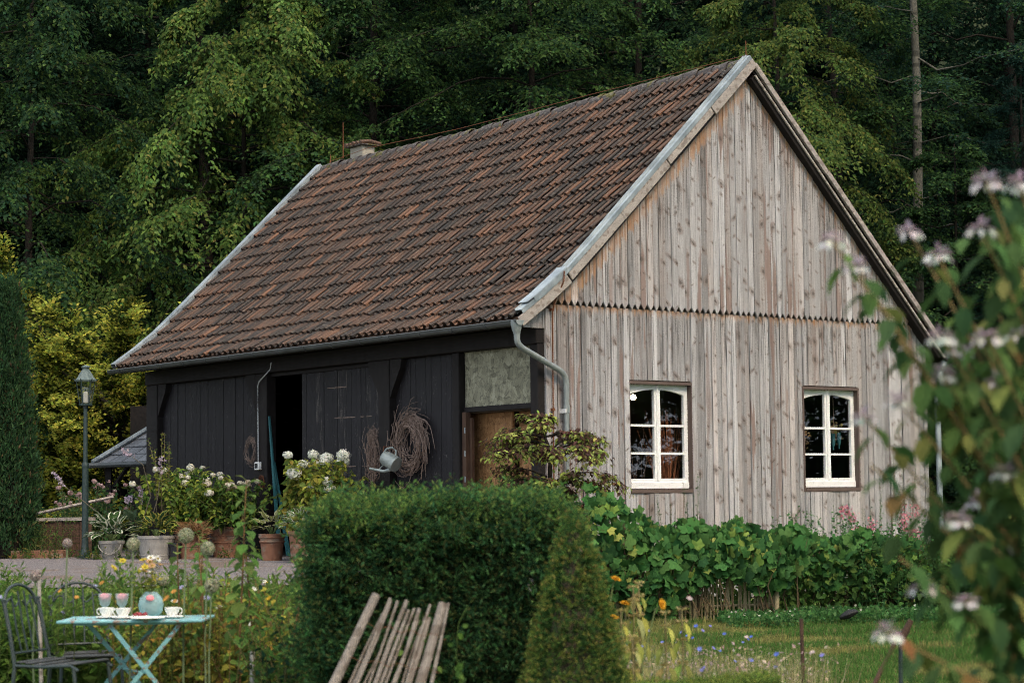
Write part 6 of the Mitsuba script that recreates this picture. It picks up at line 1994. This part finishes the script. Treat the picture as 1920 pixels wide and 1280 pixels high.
for i, (x, y, z, lab) in enumerate([(.667, 11.8, 1.14, 'left of the two tallest yellow whorled stalks'), (.705, 11.9, 1.16, 'right of the two tallest yellow whorled stalks'), (.838, 11.7, 1.0, 'yellow whorled stalk below the sideways marigold'), (.947, 11.9, 1.01, 'yellow whorled stalk farthest to the right'), (.585, 11.6, 1.02, 'yellow whorled stalk nearest the cone'), (.625, 11.2, .9, 'short yellow whorled stalk with large drooping leaves')]):
    r = np.random.default_rng(520 + i)
    key = new('whorled_stalk')
    m = tint(tube([[x, y, 0], [x + .004, y, z * .5], [x, y, z]], .005, 5), (.2, .17, .08))
    scene[key + '__stem'] = mikit.ply(m[:2], 'solid_vc_mat', color=m[2])
    zz = z
    q = 0
    while zz > .45:
        n_ = 34
        v = unit(r.normal(0, 1, (n_, 3)) * [1, 1, .3])
        m = scatter(LEAF2, np.array([x, y, zz]) + v * [.018, .018, .007], v + UP * .5, r.normal(0, .5, (n_, 3)) + UP, .019, pick(r, n_, [(.42, .35, .14), (.36, .32, .12), (.5, .4, .2)]), 1.2)
        scene[new(key + '__whorl')] = mikit.ply(m[:2], 'leaf_mat', color=m[2])
        if q >= 1:
            az = r.uniform(-.6, .6) + (math.pi if q % 2 else 0)
            for a_ in (az, az + math.pi):
                ax = np.array([[math.cos(a_) * .45, math.sin(a_) * .3 - .1, -1.0]])
                nr = np.array([[math.cos(a_), -.6, .5]])
                m = scatter(LEAF6, np.array([[x, y, zz - .005]]) + ax * [.03, .03, 0], ax, nr, min(.15, .07 + .03 * q) * r.uniform(.85, 1.1), pick(r, 1, [(.36, .35, .09), (.28, .32, .09), (.42, .38, .16)]), .85)
                scene[new(key + '__leaf')] = mikit.ply(m[:2], 'leaf_mat', color=m[2])
        zz -= r.uniform(.065, .085) * (1 + .35 * q)
        q += 1
    tell(key, lab, 'flower stalk')

# iron stakes at the right
key = new('iron_stake')
scene[key] = mikit.ply(tube([[1.92, 14.0, -.1], [1.915, 14, .4], [1.91, 14, .825]], .0135, 7), 'dark_rust_mat', smooth=50)
tell(key, 'upright rusty iron stake in the meadow', 'stake')
key = new('braced_post')
scene[key + '__post'] = mikit.ply(tube([[2.375, 13.0, -.1], [2.38, 13, .4], [2.388, 13, .8]], .014, 8), 'iron_mat', smooth=50)
scene[key + '__strut'] = mikit.ply(tube([[2.10, 12.9, .28], [2.25, 12.96, .56], [2.365, 13.0, .755]], .015, 7), 'brown_wood_mat', smooth=50)
scene[key + '__head'] = mikit.ply(cat(tube([[2.385, 13, .74], [2.42, 13.0, .80], [2.455, 13, .87]], [.022, .025, .018], 8), lathe([(0, 0), (.03, 0), (.033, .03), (.02, .05), (0, .05)], 10, (2.38, 13, .745))), 'dark_rust_mat', smooth=50)
tell(key, 'rusty iron post with a slanting strut at the lower right', 'post')

# ------------------------------------------------------------------ the flowering shrub close to the camera at the right
key = new('flowering_shrub')
r = np.random.default_rng(130)
HEADS = [(1.089, 4.719, 2.356), (1.194, 4.839, 2.37), (1.02, 5.291, 2.316), (1.054, 5.116, 2.236), (1.073, 4.725, 2.249), (0.831, 4.997, 2.196), (0.781, 5.033, 2.264), (0.988, 4.778, 2.007), (1.129, 5.238, 2.01), (1.084, 4.741, 2.003),
         (1.201, 4.963, 2.024), (1.045, 5.063, 1.934), (0.923, 4.995, 1.871), (1.194, 5.119, 1.922), (0.884, 5.24, 1.842), (1.205, 5.415, 1.627), (1.035, 4.877, 1.586), (1.154, 5.169, 1.51), (1.19, 5.207, 1.453), (1.052, 4.884, 1.4),
         (0.823, 4.651, 1.342), (1.236, 5.429, 1.283), (1.154, 4.889, 1.697), (0.954, 4.901, 1.431), (1.286, 5.363, 1.503)]
root = np.array([1.72, 5.25, 0.0])
fork = np.array([1.55, 5.15, 1.0])
woodm = [tint(tube([root, [1.68, 5.22, .5], fork], [.03, .027, .024], 7), (.11, .085, .05))]
LP, LA, LN, LS = [], [], [], []
for i, h in enumerate(HEADS + [(.93, 5.0, 2.02), (.86, 5.02, 1.72), (1.0, 5.1, 1.64), (.9, 4.9, 1.5), (1.1, 5.0, 1.25), (1.25, 5.1, 1.75), (1.3, 4.95, 1.4), (1.2, 5.2, 2.15)]):
    h = np.array(h)
    mid = fork * .45 + h * .55 + [.1, .0, -.06 + .05 * r.normal()]
    s = np.linspace(0, 1, 9)[:, None]
    p = fork * (1 - s) ** 2 + 2 * mid * s * (1 - s) + h * s * s
    woodm.append(tint(tube(p, np.linspace(.0085, .0032, 9), 5, False), (.19, .14, .06)))
    for q in range(24):
        t = .3 + .7 * (q / 24) ** .85
        k = t * 8
        j = min(int(k), 7)
        c = p[j] * (1 - k + j) + p[j + 1] * (k - j)
        az = q * 2.4 + r.uniform(0, 1)
        out = np.array([math.cos(az), math.sin(az), 0])
        LP.append(c + out * .015)
        LA.append(out * .75 - UP * r.uniform(.3, 1.3))
        LN.append(UP + out * .8 + r.normal(0, .25, 3))
        LS.append(r.uniform(.055, .1))
m = join(woodm)
scene[key + '__branches'] = mikit.ply(m[:2], 'solid_vc_mat', color=m[2])
LP, LA, LN, LS = map(np.array, (LP, LA, LN, LS))
# a denser lower right side
nx = 1200
P = np.stack([r.uniform(.98, 1.5, nx), r.uniform(4.75, 5.5, nx), r.uniform(1.22, 2.35, nx)], 1)
P = P[P[:, 0] > 1.2 + .9 * np.minimum(np.abs(P[:, 2] - 1.52), .2) - .3 * r.uniform(0, 1, nx) ** 2]
az = r.uniform(0, 6.28, len(P))
LP, LA, LN, LS = np.vstack([LP, P]), np.vstack([LA, np.stack([np.cos(az) * .7, np.sin(az) * .7, -r.uniform(.3, 1.2, len(P))], 1)]), np.vstack([LN, UP + r.normal(0, .5, (len(P), 3))]), np.concatenate([LS, r.uniform(.055, .105, len(P))])
col = pick(r, len(LP), [(.06, .115, .04), (.08, .14, .042), (.046, .092, .038), (.18, .19, .055), (.16, .1, .04)], [.34, .3, .22, .1, .04], .15)
o = np.argsort(-LS)
for k in o[:300]:
    m = scatter(LEAF6, LP[k:k + 1], LA[k:k + 1], LN[k:k + 1], LS[k], col[k:k + 1], .95)
    scene[new(key + '__leaf')] = mikit.ply(m[:2], 'waxy_leaf_mat', color=m[2])
k = o[300:]
m = scatter(LEAF6, LP[k], LA[k], LN[k], LS[k], col[k], .95)
scene[key + '__leaves'] = mikit.ply(m[:2], 'waxy_leaf_mat', color=m[2])
tell(key + '__leaves', kind='stuff')
for i, h in enumerate(HEADS):
    h = np.array(h)
    ms = []
    n_ = 26
    v = unit(np.stack([r.normal(0, 1, n_), r.normal(0, 1, n_), np.abs(r.normal(.15, .55, n_))], 1))
    ms.append(scatter(LEAF6, h + v * .012, v - UP * .15, UP + v * .4, .024 * r.uniform(.8, 1.15, n_), pick(r, n_, [(.42, .34, .38), (.34, .25, .3), (.52, .45, .47)]), .8))
    n_ = 15
    a = r.uniform(0, 6.28, n_)
    v = np.stack([np.cos(a), np.sin(a), -.75 + .3 * r.uniform(0, 1, n_)], 1)
    ms.append(scatter(LEAF6, h + v * [.026, .026, .006], v - UP * .4, UP * .5 + v, .02 * r.uniform(.8, 1.2, n_), pick(r, n_, [(.72, .72, .68), (.66, .62, .62)]), 1.1))
    m = join(ms)
    scene[new(key + '__flower_head')] = mikit.ply(m[:2], 'leaf_mat', color=m[2])
tell(key, 'blurred leafy shrub with pinkish white flower heads close at the right edge', 'flowering shrub')
